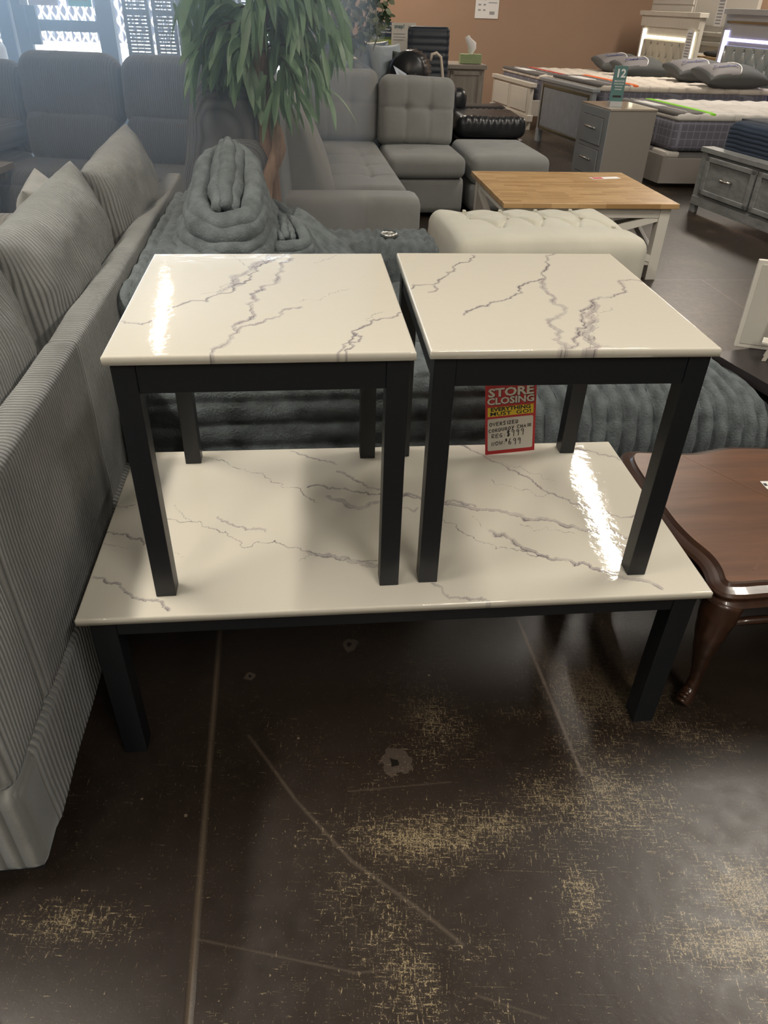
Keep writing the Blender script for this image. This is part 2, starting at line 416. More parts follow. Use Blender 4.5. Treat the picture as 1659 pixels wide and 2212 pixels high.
m_pave = flat('pale_pavement', (.62,.58,.52), .9, var=.1, vscale=3)
m_woven = flat('dark_woven_resin', (.03,.04,.055), .5)
m_paper = flat('white_paper', (.78,.77,.76), .7)
m_ink = flat('black_ink', (.02,.02,.02), .6)
m_greyink = flat('grey_print', (.32,.32,.33), .6)
m_red = flat('sign_red', (.55,.025,.03), .45); m_yellow = flat('sign_yellow', (.85,.62,.03), .45)
m_signwhite = flat('sign_white', (.74,.70,.62), .45)
m_green = flat('lime_band', (.25,.65,.03), .7); m_orange = flat('orange_band', (.75,.14,.02), .7); m_redband = flat('red_band', (.42,.05,.04), .7)
m_cyan = flat('cyan_notice', (.02,.55,.62), .6)
m_lednight = flat('warm_led_strip', (1,1,1), .5, emit=((1.,.92,.68), 2.2))
m_ledblue = flat('lilac_led_strip', (1,1,1), .5, emit=((.62,.55,1.), 1.8))
VEINS=dict(
 e1=[(1.2, 3, [(-0.237, -0.124), (-0.217, -0.132), (-0.199, -0.139), (-0.189, -0.128), (-0.181, -0.088), (-0.163, -0.064), (-0.134, -0.025), (-0.103, -0.031), (-0.085, 0.011), (-0.06, 0.066), (-0.033, 0.125), (-0.005, 0.202), (0.048, 0.264)]), (0.7, 0, [(-0.12, 0.013), (-0.084, 0.038), (-0.065, 0.083), (-0.051, 0.118), (-0.035, 0.176), (-0.017, 0.229), (-0.002, 0.26)]), (0.6, 0, [(-0.083, 0.257), (-0.057, 0.209), (-0.039, 0.175), (-0.036, 0.15)]), (0.6, 9, [(-0.089, 0.016), (-0.064, 0.072), (-0.049, 0.125), (-0.025, 0.196), (0.018, 0.257)]), (0.8, 5, [(0.047, 0.229), (0.023, 0.195), (0.016, 0.124), (0.02, 0.093), (0.013, 0.064), (-0.012, 0.048), (-0.028, 0.01), (-0.017, -0.023), (-0.025, -0.073), (-0.023, -0.092), (-0.029, -0.129), (-0.043, -0.173), (-0.056, -0.214), (-0.074, -0.245), (-0.078, -0.295)]), (0.6, 4, [(-0.043, -0.173), (-0.024, -0.147), (-0.003, -0.135), (0.019, -0.112), (0.039, -0.074), (0.06, -0.065)]), (0.5, 0, [(0.06, -0.035), (0.082, -0.025), (0.11, -0.005), (0.133, 0.016), (0.157, 0.036)]), (0.7, 0, [(0.092, 0.198), (0.125, 0.228), (0.143, 0.259)]), (1, 3, [(0.237, -0.095), (0.206, -0.123), (0.179, -0.135), (0.156, -0.171), (0.137, -0.221), (0.128, -0.26), (0.114, -0.297)]), (0.8, 3, [(0.096, -0.296), (0.115, -0.271), (0.136, -0.229), (0.145, -0.188)]), (0.6, 0, [(0.174, -0.134), (0.184, -0.108), (0.204, -0.089)])],
 e2=[(1, 3, [(-0.237, 0.027), (-0.208, 0.052), (-0.179, 0.064), (-0.156, 0.108), (-0.123, 0.183), (-0.077, 0.25)]), (1, 3, [(0.11, 0.26), (0.084, 0.229), (0.077, 0.185), (0.052, 0.136), (0.038, 0.089), (0.0, 0.064), (-0.024, 0.027), (-0.04, -0.003), (-0.076, -0.042), (-0.112, -0.069), (-0.16, -0.114)]), (0.6, 6, [(0.038, 0.089), (0.023, 0.027), (0.025, -0.008), (0.018, -0.054), (0.03, -0.075), (0.003, -0.127), (-0.017, -0.142), (-0.02, -0.171), (-0.009, -0.194), (-0.019, -0.225), (-0.02, -0.259), (-0.039, -0.295)]), (1.1, 5, [(0.244, 0.07), (0.22, 0.083), (0.19, 0.077), (0.181, 0.026), (0.137, -0.026), (0.105, -0.032), (0.087, -0.07), (0.05, -0.133), (0.022, -0.198), (0.003, -0.25), (-0.022, -0.296)]), (0.7, 9, [(0.093, -0.071), (0.067, -0.143), (0.044, -0.189), (0.025, -0.243), (0.006, -0.292)]), (0.5, 0, [(0.093, -0.071), (0.068, -0.143), (0.047, -0.19), (0.042, -0.225), (0.022, -0.285)]), (0.6, 0, [(0.123, -0.076), (0.099, -0.097), (0.079, -0.123)]), (0.6, 0, [(0.042, -0.217), (0.042, -0.252), (0.055, -0.256), (0.055, -0.285)]), (0.6, 0, [(-0.108, -0.294), (-0.094, -0.278)]), (0.5, 3, [(-0.19, 0.046), (-0.187, 0.027), (-0.207, 0.007)])],
 co=[(0.8, 0, [(-0.436, 0.267), (-0.403, 0.252), (-0.379, 0.241), (-0.354, 0.213), (-0.32, 0.193), (-0.291, 0.187), (-0.262, 0.143), (-0.239, 0.121), (-0.207, 0.119), (-0.185, 0.077), (-0.163, 0.052)]), (0.6, 3, [(-0.224, 0.286), (-0.193, 0.265), (-0.159, 0.244), (-0.135, 0.23), (-0.112, 0.215)]), (0.9, 4, [(-0.113, 0.183), (-0.09, 0.164), (-0.068, 0.138), (-0.047, 0.115), (-0.016, 0.1)]), (1.1, 3, [(-0.184, 0.118), (-0.139, 0.111), (-0.093, 0.105), (-0.049, 0.09), (-0.017, 0.082), (0.041, 0.073), (0.066, 0.06)]), (0.6, 7, [(-0.14, 0.074), (-0.114, 0.057), (-0.085, 0.029), (-0.054, 0.027), (-0.025, 0.045)]), (1.1, 0, [(-0.491, 0.01), (-0.464, -0.003), (-0.435, -0.005), (-0.413, -0.016), (-0.372, -0.047), (-0.342, -0.07), (-0.289, -0.083), (-0.243, -0.092), (-0.202, -0.111), (-0.171, -0.133), (-0.131, -0.147), (-0.091, -0.157), (-0.045, -0.162)]), (0.6, 7, [(-0.186, -0.129), (-0.146, -0.141), (-0.107, -0.161), (-0.069, -0.174), (-0.047, -0.183)]), (0.6, 0, [(-0.481, 0.062), (-0.46, 0.03), (-0.435, -0.005)]), (0.4, 3, [(-0.382, 0.011), (-0.354, -0.02), (-0.319, -0.043), (-0.277, -0.052)]), (1, 3, [(-0.611, -0.037), (-0.584, -0.042), (-0.555, -0.061), (-0.525, -0.082)]), (0.6, 0, [(-0.605, -0.071), (-0.576, -0.079), (-0.553, -0.09)]), (0.9, 3, [(-0.605, -0.181), (-0.581, -0.191), (-0.56, -0.201), (-0.542, -0.219), (-0.519, -0.243), (-0.503, -0.252), (-0.473, -0.256), (-0.462, -0.262), (-0.445, -0.286)]), (0.7, 3, [(-0.61, 0.068), (-0.586, 0.056), (-0.57, 0.066)]), (0.5, 0, [(-0.457, -0.112), (-0.436, -0.123)]), (0.6, 0, [(-0.204, -0.153), (-0.182, -0.138)]), (0.9, 3, [(0.212, 0.293), (0.243, 0.261), (0.264, 0.235), (0.293, 0.203), (0.325, 0.163), (0.348, 0.134), (0.366, 0.088), (0.379, 0.061), (0.424, 0.017), (0.456, -0.001), (0.494, -0.019), (0.549, -0.038)]), (0.7, 0, [(0.257, 0.13), (0.29, 0.102), (0.315, 0.083), (0.347, 0.051), (0.376, 0.062)]), (0.6, 0, [(0.296, 0.213), (0.341, 0.187), (0.383, 0.152), (0.413, 0.113)]), (1.1, 6, [(0.124, 0.033), (0.162, 0.023), (0.201, 0.005), (0.238, -0.001), (0.28, -0.02), (0.321, -0.042), (0.365, -0.052), (0.404, -0.076), (0.435, -0.093), (0.503, -0.119)]), (0.8, 4, [(0.037, 0.075), (0.073, 0.057), (0.126, 0.041), (0.165, 0.038), (0.195, 0.017)]), (0.8, 0, [(0.112, -0.026), (0.139, -0.054), (0.156, -0.084), (0.178, -0.111), (0.207, -0.137), (0.237, -0.139), (0.27, -0.149), (0.286, -0.17), (0.318, -0.181), (0.346, -0.19)]), (1, 5, [(0.207, -0.077), (0.236, -0.089), (0.254, -0.127), (0.275, -0.148), (0.296, -0.167), (0.339, -0.183), (0.385, -0.202), (0.404, -0.223), (0.435, -0.244), (0.477, -0.256), (0.51, -0.286)]), (0.7, 3, [(0.507, 0.264), (0.541, 0.252), (0.56, 0.231), (0.604, 0.203)]), (0.6, 0, [(0.281, -0.054), (0.337, -0.066), (0.365, -0.082), (0.393, -0.094)]), (0.7, 3, [(0.056, -0.239), (0.075, -0.258), (0.095, -0.284), (0.121, -0.291), (0.146, -0.289), (0.166, -0.309)]), (0.5, 3, [(0.031, 0.022), (0.052, 0.005), (0.063, 0.02)]), (0.5, 0, [(0.183, -0.018), (0.193, -0.057), (0.218, -0.088)])])
# ------------------------------------------------------------------ marble-look tables
def marble_top(name, L, B, z0, z1, veins, parent, res=.0016, seed=1):
    rng = random.Random(seed)
    nx, ny = int(L/res), int(B/res)
    xs = np.linspace(-L/2, L/2, nx+1); ys = np.linspace(-B/2, B/2, ny+1)
    line = np.zeros((ny+1, nx+1)); band = np.zeros((ny+1, nx+1)); 
    def refine(pts, k, amp):
        for _ in range(k):
            out = [pts[0]]
            for a, b in zip(pts, pts[1:]):
                d = math.hypot(b[0]-a[0], b[1]-a[1]); n = rng.gauss(0, amp)*d
                m = ((a[0]+b[0])/2-(b[1]-a[1])/max(d,1e-9)*n, (a[1]+b[1])/2+(b[0]-a[0])/max(d,1e-9)*n); out += [m, b]
            pts = out
        return pts
    def stamp(arr, pts, w0, amp, soft_, vary=True):
        n = len(pts)
        for i, (a, b) in enumerate(zip(pts, pts[1:])):
            w = w0*(.45+.9*abs(noise.noise(Vector((a[0]*38, a[1]*38, seed))))*1.6 if vary else 1.)
            aa = amp*(.5+.5*min(1, max(0, noise.noise(Vector((a[0]*22, a[1]*22, seed+5)))*1.6+.55)))
            m = w*3+.003
            i0, i1 = np.searchsorted(xs, [min(a[0],b[0])-m, max(a[0],b[0])+m]); j0, j1 = np.searchsorted(ys, [min(a[1],b[1])-m, max(a[1],b[1])+m])
            if i1 <= i0 or j1 <= j0: continue
            X, Y = np.meshgrid(xs[i0:i1], ys[j0:j1]); dx, dy = b[0]-a[0], b[1]-a[1]
            t = np.clip(((X-a[0])*dx+(Y-a[1])*dy)/max(dx*dx+dy*dy, 1e-12), 0, 1)
            d = np.hypot(X-a[0]-t*dx, Y-a[1]-t*dy)
            k = aa*(np.exp(-(d/w)**2) if not soft_ else np.clip(1-(d-w)/(.0015), 0, 1))
            arr[j0:j1, i0:i1] = np.maximum(arr[j0:j1, i0:i1], k)
    for w, bd, pts in veins:
        p = refine(pts, 4, .16)
        stamp(line, p, .00105*w, .95 if w >= .8 else .75, False)
        if bd:
            off = [(x+.0006*bd*.5, y+.0006*bd) for x, y in p]
            stamp(band, off, .0009*bd, .55, True)
            p2 = [(x+.0011*bd*.5+rng.gauss(0,.0007), y+.0011*bd+rng.gauss(0,.0007)) for x, y in p]
            stamp(line, p2, .0007, .5, False)
    cl = np.array([[noise.noise(Vector((x*3, y*3, seed))) for x in xs[::16]] for y in ys[::16]])
    cl = np.repeat(np.repeat(cl, 16, 0), 16, 1)[:ny+1, :nx+1]
    if cl.shape != line.shape: cl = np.pad(cl, ((0, line.shape[0]-cl.shape[0]), (0, line.shape[1]-cl.shape[1])), 'edge')
    base = np.array([.655,.62,.535]); bcol = np.array([.36,.31,.325]); lcol = np.array([.04,.032,.05])
    col = base*(1+.015*cl[..., None])
    col = col*(1-band[..., None])+bcol*band[..., None]; col = col*(1-line[..., None])+lcol*line[..., None]
    r = .002
    X, Y = np.meshgrid(xs, ys)
    V = np.stack([X.ravel(), Y.ravel(), np.full(X.size, z1)], 1)
    # eased edge: drop the outermost ring a little
    e = np.minimum.reduce([L/2-np.abs(X), B/2-np.abs(Y)]).ravel(); V[:,2] -= np.where(e < 1e-6, r*.55, 0)
    I = np.arange((nx+1)*(ny+1)).reshape(ny+1, nx+1)
    F = np.stack([I[:-1,:-1], I[:-1,1:], I[1:,1:], I[1:,:-1]], -1).reshape(-1, 4)
    ring = np.concatenate([I[0,:-1], I[:-1,-1], I[-1,:0:-1], I[:0:-1,0]])
    n0 = len(V); Vr = V[ring].copy(); Vm = Vr.copy(); g = .0008
    Vm[:,0] += np.where(np.abs(Vr[:,0]) > L/2-1e-6, np.sign(Vr[:,0])*g, 0); Vm[:,1] += np.where(np.abs(Vr[:,1]) > B/2-1e-6, np.sign(Vr[:,1])*g, 0)
    Vm[:,2] = z1-r*1.5; Vb = Vm.copy(); Vb[:,2] = z0
    k = len(ring); nxt = np.roll(np.arange(k), -1)
    F2 = np.stack([ring, n0+np.arange(k), n0+nxt, ring[nxt]], 1)
    F3 = np.stack([n0+np.arange(k), n0+k+np.arange(k), n0+k+nxt, n0+nxt], 1)
    V = np.concatenate([V, Vm, Vb]); cf = col.reshape(-1, 3); CF = np.concatenate([cf, cf[ring], cf[ring]])
    me = bpy.data.meshes.new(name)
    faces = np.concatenate([F, F2, F3]).tolist()+[list(range(n0+2*k-1, n0+k-1, -1))]
    me.from_pydata(V.tolist(), [], faces)
    at = me.attributes.new('vein', 'FLOAT_COLOR', 'POINT')
    at.data.foreach_set('color', np.concatenate([CF, np.ones((len(CF), 1))], 1).ravel())
    me.materials.append(m_marble); me.polygons.foreach_set('use_smooth', [True]*len(F)+[True]*(2*k)+[False])
    o = bpy.data.objects.new(name, me); C.objects.link(o); o.parent = parent
    return o

def leg_frame(t, L, B, H, ins, lw, ap, apron_t=.02):
    hx, hy = L/2-ins, B/2-ins
    for sx in (-1, 1):
        for sy in (-1, 1):
            x0, x1 = sorted((sx*hx, sx*(hx-lw))); y0, y1 = sorted((sy*hy, sy*(hy-lw)))
            MB().box(x0, x1, y0, y1, 0, H).build('leg', m_black, t, bevel=.0015)
    g = .0025
    for sy in (-1, 1):
        y0, y1 = sorted((sy*(hy-g), sy*(hy-g-apron_t)))
        MB().box(-hx+lw, hx-lw, y0, y1, H-ap, H-.001).build('apron', m_black, t, bevel=.001)
    for sx in (-1, 1):
        x0, x1 = sorted((sx*(hx-g), sx*(hx-g-apron_t)))
        MB().box(x0, x1, -hy+lw, hy-lw, H-ap, H-.001).build('apron', m_black, t, bevel=.001)

TH = .0155
cof = thing('coffee_table', 'long low marble-look coffee table with black frame, carrying two end tables', 'coffee table', (.01544,1.32305,0), .11342)
marble_top('tabletop', 1.22, .5985, .41067-TH, .41067, VEINS['co'], cof, .0017, 3)
leg_frame(cof, 1.22, .5985, .41067-TH, .016, .047, .045)
for key, x, y, rz, lab in (('e1', -.22914, 1.31199, .12548, 'square marble-look end table standing left on the coffee table, next to the corduroy sofa'),
                           ('e2', .27538, 1.37471, .10586, 'square marble-look end table standing right on the coffee table, over the red price sign')):
    t = thing('end_table', lab, 'end table', (x, y, .4109), rz, 'end tables stacked on the coffee table')
    marble_top('tabletop', .479, .5359, .489-.0145, .489, VEINS[key], t, .0015, 11 if key == 'e1' else 23)
    leg_frame(t, .479, .5359, .489-.0145, .008, .037, .053)

# ------------------------------------------------------------------ price sign
SG = thing('price_sign', 'red store closing price card standing upright on the coffee table', 'sign', (.3148,1.602,.4112), .10)
ms = TR((-.063,0,0), rx=R(90)-R(4)) @ Matrix.Rotation(.095,4,'Z') @ Matrix.Translation((.063,0,0))
W_, H_ = .126, .212
MB().box(-W_/2, W_/2, 0, H_, -.0012, 0, ms).build('card', m_red, SG)
def sface(x0, x1, y0, y1, z, name, mat):
    r = .004; pts = []
    for cx, cy, a in ((x1-r,y1-r,0),(x0+r,y1-r,90),(x0+r,y0+r,180),(x1-r,y0+r,270)):
        for k in range(5): an = R(a+k*22.5); pts.append((cx+r*math.cos(an), cy+r*math.sin(an)))
    return MB().prism(pts, 0, z, ms).build(name, mat, SG)
sface(-.057,.057,.010,.098,.0003,'handwriting_panel',m_signwhite)
MB().box(-.057,.057,.104,.1285,0,.0003,ms).build('yellow_banner', m_yellow, SG)
def st(s, size, x, y, mat, bold, sx, z=.0005, shadow=False):
    if shadow: text_mesh('lettering_shadow', s, size, m_ink, SG, ms @ Matrix.Translation((x+.0008,y-.0008,z-.0001)), bold+.0006, sx=sx)
    return text_mesh('lettering', s, size, mat, SG, ms @ Matrix.Translation((x,y,z)), bold, sx=sx)
st('STORE', .030, 0, .1655, m_signwhite, .0010, 1.25, shadow=True)
st('CLOSING', .0240, 0, .1435, m_signwhite, .0008, 1.15, shadow=True)
st('EVERYTHING', .0135, 0, .1222, m_ink, .0004, 1.25)
st('MUST  GO!', .0135, 0, .1102, m_ink, .0002, 1.55)
# marker handwriting, stroke by stroke
G = {'O':[[(.5,1),(.15,.8),(.05,.45),(.3,.02),(.7,.1),(.95,.5),(.8,.9),(.45,1)]],'V':[[(0,1),(.45,0),(.95,1)]],
 'E':[[(.95,1),(.1,.95),(.05,0),(.95,.05)],[(.08,.5),(.8,.55)]],'R':[[(.1,0),(.1,1),(.8,.95),(.85,.6),(.15,.5),(.95,0)]],
 'S':[[(.9,.95),(.3,1),(.1,.7),(.8,.4),(.75,.05),(.05,.05)]],'I':[[(.4,1),(.4,0)]],'Z':[[(.05,.95),(.9,1),(.1,0),(.95,.05)]],
 'D':[[(.1,0),(.1,1),(.75,.9),(.95,.45),(.7,.05),(.02,0)]],'C':[[(.9,.9),(.4,1),(.05,.5),(.35,.0),(.95,.1)]],
 'U':[[(.05,1),(.1,.15),(.5,0),(.85,.2),(.9,1)]],'Y':[[(.05,1),(.45,.5)],[(.95,1),(.2,-.1)]],'H':[[(.1,1),(.05,0)],[(.9,1),(.85,0)],[(.05,.5),(.9,.52)]],
 'A':[[(.0,0),(.5,1),(.95,0)],[(.2,.4),(.8,.4)]],'G':[[(.9,.9),(.4,1),(.05,.5),(.35,.0),(.85,.1),(.9,.45),(.5,.45)]],
 'N':[[(.05,0),(.05,1),(.85,0),(.9,1)]],'W':[[(0,1),(.25,0),(.5,.8),(.75,0),(1,1)]],'9':[[(.8,.85),(.4,1),(.1,.75),(.4,.5),(.8,.85),(.7,-.15)]],
 '6':[[(.6,1.15),(.15,.5),(.15,.1),(.6,0),(.8,.3),(.5,.5),(.2,.35)]],'$':[[(.9,.85),(.3,.95),(.1,.65),(.85,.4),(.8,.1),(.05,.05)],[(.4,1.15),(.4,-.12)],[(.6,1.15),(.6,-.12)]],
 ':':[[(.3,.7),(.33,.62)],[(.3,.2),(.33,.12)]]}
def hand(s, x, y, w, h, slope=0.):
    mb = MB(); 
    for ch in s:
        if ch == ' ': x += w*.8; continue
        hh = h*random.uniform(.92, 1.08)
        for st_ in G[ch]:
            pts = [Vector((x+a*w*(.86), y+b*hh+slope*(x), .0006)) for a, b in st_]
            mb.tube(pts, .00095, 5, M=ms)
        x += w*(1.18 if ch not in 'I:' else .7)
    mb.build('handwriting', m_ink, SG)
hand('OVERSIZED', -.0525, .0805, .0073, .0095, .05)
hand('CORDUROY CHAIR', -.0545, .0650, .0070, .0085, .07)
hand('REG:', -.047, .0475, .0085, .0105, .05); hand('$999', -.009, .0480, .0100, .0150, .05)
hand('NOW:', -.047, .0265, .0085, .0100, .05); hand('$', -.0125, .0335, .0060, .0070); hand('699', -.0045, .0240, .0100, .0150, .05)

# ------------------------------------------------------------------ carved brown table at right
fr = thing('carved_coffee_table', 'brown cherry coffee table with scalloped moulded edge and curved carved legs', 'coffee table', (.70,1.16,0), .12)
def outline(off):
    """left end of the scalloped top in world xy, moved inward by off"""
    P = [(2.05,1.26),(1.55,1.19),(1.2,1.155),(.95,1.165),(.82,1.152),(.762,1.143),(.722,1.143),(.700,1.158),(.690,1.185),(.694,1.225),(.690,1.262),(.668,1.315),(.650,1.38),
         (.640,1.45),(.634,1.52),(.626,1.585),(.622,1.64),(.626,1.69),(.640,1.722),(.665,1.742),(.705,1.745),(.76,1.742),(.83,1.745),(.88,1.762),(.95,1.785),(1.05,1.79),(1.3,1.80),(1.6,1.83),(2.0,1.9)]
    # Catmull-Rom densify
    Q = []
    for i in range(len(P)-1):
        p0, p1, p2, p3 = P[max(i-1,0)], P[i], P[i+1], P[min(i+2,len(P)-1)]
        for k in range(4):
            t = k/4; Q.append(tuple(.5*(2*b+(c-a)*t+(2*a-5*b+4*c-d)*t*t+(3*b-a-3*c+d)*t**3) for a, b, c, d in zip(p0,p1,p2,p3)))
    Q.append(P[-1]); out = []
    for i, q in enumerate(Q):
        a, b = Vector(Q[max(i-1,0)]), Vector(Q[min(i+1,len(Q)-1)]); d = (b-a).normalized()
        n = Vector((d.y, -d.x)); out.append((q[0]+n.x*off, q[1]+n.y*off))
    return out
Wi = Matrix.Translation((.70,1.16,0)) @ Matrix.Rotation(.12,4,'Z'); Wi.invert()
prof = [(.004,.326),(-.004,.330),(.006,.338),(.012,.341),(.010,.344),(.004,.347),(.003,.352),(.010,.357),(.020,.360),(.028,.362),(.034,.3665),(.038,.3685)]
mb = MB(); rings = [[(x,y,z) for x, y in outline(o)] for o, z in prof]; n = len(rings[0])
for i in range(len(rings)-1):
    mb.add(rings[i]+rings[i+1], [(k,(k+1)%n,n+(k+1)%n,n+k) for k in range(n)], Wi)
mb.build('edge_moulding', m_cherry_dark, fr, smooth=True)
q = outline(.038); mb = MB().prism(q, .350, .3687, Wi); mb.build('table_top', m_cherry, fr)
q = outline(.055); mb = MB().prism(q, .27, .330, Wi); mb.build('apron', m_cherry_dark, fr)
# herringbone inlay lines on the top
def inl(p, q_, w=.003):
    a, b = Vector((*p,0)), Vector((*q_,0)); d = (b-a).normalized(); n_ = Vector((-d.y,d.x,0))*w
    return MB().hexa([tuple(Wi@(v+Vector((0,0,.3684)))) for v in (a-n_,b-n_,b+n_,a+n_)], [tuple(Wi@(v+Vector((0,0,.3691)))) for v in (a-n_,b-n_,b+n_,a+n_)])
m_inlay = flat('inlay_line', (.135,.058,.028), .35)
for p, q_ in (((.80,1.22),(.985,1.47)), ((.985,1.47),(.80,1.70)), ((.985,1.47),(1.6,1.53))): inl(p, q_).build('inlay', m_inlay, fr)
def cab_leg(x, y, ang, flip=1):
    base = TR((x, y, 0), rz=ang)
    path = [(.0,0,.325,.042),(.010,0,.29,.041),(.016,0,.25,.035),(.014,0,.20,.027),(.004,0,.15,.020),(-.008,0,.10,.0155),(-.014,0,.065,.0135),(-.008,0,.040,.015),(.010,0,.020,.0185),(.020,0,.008,.016)]
    pts = []; rad = []
    for i in range(len(path)-1):
        for k in range(4):
            t = k/4; s_ = t*t*(3-2*t); a, b = path[i], path[i+1]
            pts.append(tuple(a[j]+(b[j]-a[j])*t for j in range(3))); rad.append(a[3]+(b[3]-a[3])*s_)
    pts.append(path[-1][:3]); rad.append(path[-1][3])
    l = MB().tube(pts, rad, 16, M=Wi @ base).build('leg', m_cherry_dark, fr, smooth=True)
    for dy in (-.008, .008):
        MB().tube([(px+rr*.78, dy*rr/.03, pz) for (px,py_,pz), rr in zip(pts[3:-6], rad[3:-6])], .0028, 6, M=Wi @ base).build('carved_groove', m_cherry_dark, l, smooth=True)
    mb = MB()
    for k in range(9):
        an = k*.75; rr = .016*(1-k/11); mb.tube([(.018+rr*math.cos(an)-.004, -.009, .024+rr*math.sin(an)), (.018+rr*math.cos(an)-.004, .009, .024+rr*math.sin(an))], .005, 8, M=Wi @ base)
    mb.build('scroll_foot', m_cherry_dark, l, smooth=True)
cab_leg(.735, 1.175, R(225)); cab_leg(.70, 1.70, R(135)); cab_leg(1.85, 1.27, R(-45)); cab_leg(1.85, 1.82, R(45))
mb = MB(); mb.tube([(.75,1.168,.262),(.80,1.17,.268),(.86,1.172,.275),(.95,1.18,.272),(1.05,1.175,.262),(1.2,1.175,.272)], .009, 8, M=Wi); mb.build('carved_scroll', m_cherry_dark, fr, smooth=True)
pp = thing('price_tag', 'small folded white price tag lying on the brown carved table', 'tag', (.972,1.565,.3689), .1)
MB().box(-.012,.05,-.018,.018,0,.0008).build('card', m_paper, pp)
MB().box(-.010,-.002,-.004,.008,.0008,.001).build('lettering', m_ink, pp)

# ------------------------------------------------------------------ black table, frame and easels
bt = thing('black_table', 'black rectangular table in the right foreground behind the carved table', 'table', (1.075,2.30,0), -1.22)
MB().box(0, .44, 0, .9, .385, .42).build('tabletop', m_blackwood, bt, bevel=.002)
MB().box(.10, .41, .06, .78, .0, .384).build('base', m_blackwood, bt, bevel=.002)
# ------------------------------------------------------------------ near corduroy sofa (its back towards us)
YS = .122
so = thing('corduroy_sofa', 'taupe corduroy sofa seen from behind along the left edge of the picture', 'sofa', (-.578,.69,0), YS)
def bulge(P, N, G): return .006*(1-G[:,1]**2)*(1-G[:,2]**2)*np.abs(G[:,0])**4
soft('back_panel', m_cord, so, (.075,.63,.455), (-.040,.505,.4975), r=.022, n=(8,40,30), disp=bulge, wr=.004)
soft('side_panel', m_cord, so, (.11,.20,.44), (-.058,.098,.493), r=.03, n=(8,16,30), disp=bulge, wr=.004)
soft('back_panel', m_cord, so, (.075,1.95,.445), (-.052,1.80,.4875), r=.022, n=(8,60,30), disp=bulge, wr=.005)
soft('base_rail', m_cord_base, so, (.10,2.70,.225), (-.052,1.41,.165), r=.02, n=(8,80,16), wr=.004)
soft('end_panel', m_cord_x, so, (1.5,.12,.225), (-.754,.055,.165), r=.02, n=(60,6,10), wr=.004)
soft('arm', m_cord_x, so, (1.5,.17,.56), (-.85,.095,.40), r=.03, n=(60,10,24), wr=.004)
soft('seat_base', m_cord, so, (.85,2.2,.30), (-.57,1.30,.20), r=.03, n=(10,20,8))
soft('seat_cushion', m_cord, so, (.80,2.15,.14), (-.55,1.28,.41), r=.05, n=(20,60,8))
soft('rear_arm', m_cord_arm, so, (2.1,.20,.50), (-1.19,2.66,.30), r=.07, n=(40,10,14))
for y in (.03, 2.38): MB().hexa([(-.135,y,0),(-.03,y,0),(-.03,y+.08,0),(-.135,y+.08,0)], [(-.15,y-.005,.045),(-.02,y-.005,.045),(-.02,y+.09,.045),(-.15,y+.09,.045)]).build('foot', m_dark, so)
# big back cushions leaning on the rail, each its own thing
def lean(x, y, z, yaw, tilt, roll=0.):
    # local u -> along sofa length (y), v -> up, thickness -> x
    B = Matrix(((0,0,1,0),(1,0,0,0),(0,1,0,0),(0,0,0,1)))
    return Matrix.Translation((x,y,z)) @ Matrix.Rotation(yaw,4,'Z') @ Matrix.Rotation(tilt,4,'Y') @ Matrix.Rotation(roll,4,'X') @ B
cus = [(-1.02,2.90,.665,.13,-.12,.04,.82,.46,'corduroy back cushion farthest from the camera, pointed top corner highest'),
       (-.95,2.10,.66,.13,-.12,.04,.84,.46,'middle corduroy back cushion leaning over the sofa rail'),
       (-.86,1.26,.66,.12,-.12,.03,.84,.47,'nearest corduroy back cushion, cut off by the left picture edge')]
for i, (x, y, z, yaw, tilt, rl, w, h, lab) in enumerate(cus):
    t = thing('back_cushion', lab, 'cushion', (x,y,z-.27), 0, 'corduroy back cushions on the near sofa')
    o = pillow('cover', m_cord_c, t, w, h, .235, lean(0,0,.27,yaw,tilt,rl), nu=60, nv=44, pinch=.03, wr=.007, seed=i*5+2)
t = thing('smooth_cushion', 'smooth pale cushion tucked behind the middle corduroy cushion', 'cushion', (-1.25,2.74,.425), 0)
pillow('cover', fabric('pale_suede', (.33,.33,.31), None), t, .40, .36, .18, lean(0,0,.2,.3,-.2), wr=.004)

# ------------------------------------------------------------------ oversized plush chair behind the tables
YC = .13
ch = thing('plush_chair', 'oversized charcoal plush chair with deep channel quilting behind the two end tables', 'armchair', (-.70,1.72,0), YC)
def chan(ax, per, amp, ph=0., pw=.45, bend=None):
    def f(P, N, G):
        q = P[:,ax]+ph
        if bend is not None: q = q+bend(P)
        w = np.maximum(0, 1-np.abs(N[:,ax]))**.5
        return amp*(np.abs(np.cos(PI*q/per))**pw)*w-amp*.5
    return f
soft('near_arm', m_plush_l, ch, (1.03,.27,.47), (.53,.135,.285), r=.06, n=(90,30,60), disp=lambda P,N,G: np.where(np.abs(N[:,1])>.6, chan(2,.068,.016)(P,N,G), chan(0,.045,.016)(P,N,G)), wr=.006, wf=20)  # lighter plush colour makes up for light the tables block
soft('far_arm', m_plush, ch, (1.02,.28,.46), (.54,1.225,.335), r=.055, n=(110,30,20), disp=chan(0,.0385,.018), wr=.007, wf=20)
soft('back', m_plush_l, ch, (.33,1.30,.60), (.135,.84,.385), r=.05, n=(50,50,20), disp=chan(0,.075,.022), wr=.01, wf=18)
soft('seat', m_plush, ch, (.95,.84,.20), (.62,.69,.33), r=.06, n=(60,30,10), disp=chan(0,.05,.014), wr=.004, wf=20)
soft('chair_base', m_plush, ch, (.98,1.30,.20), (.54,.69,.16), r=.05, n=(20,20,6))
cup = MB().lathe([(.034,.0),(.034,.012),(.030,.014),(.028,.008),(.028,-.03),(.0,-.03)], 24, TR((.845,1.20,.573))).build('cup_holder', m_metal, ch, smooth=True)
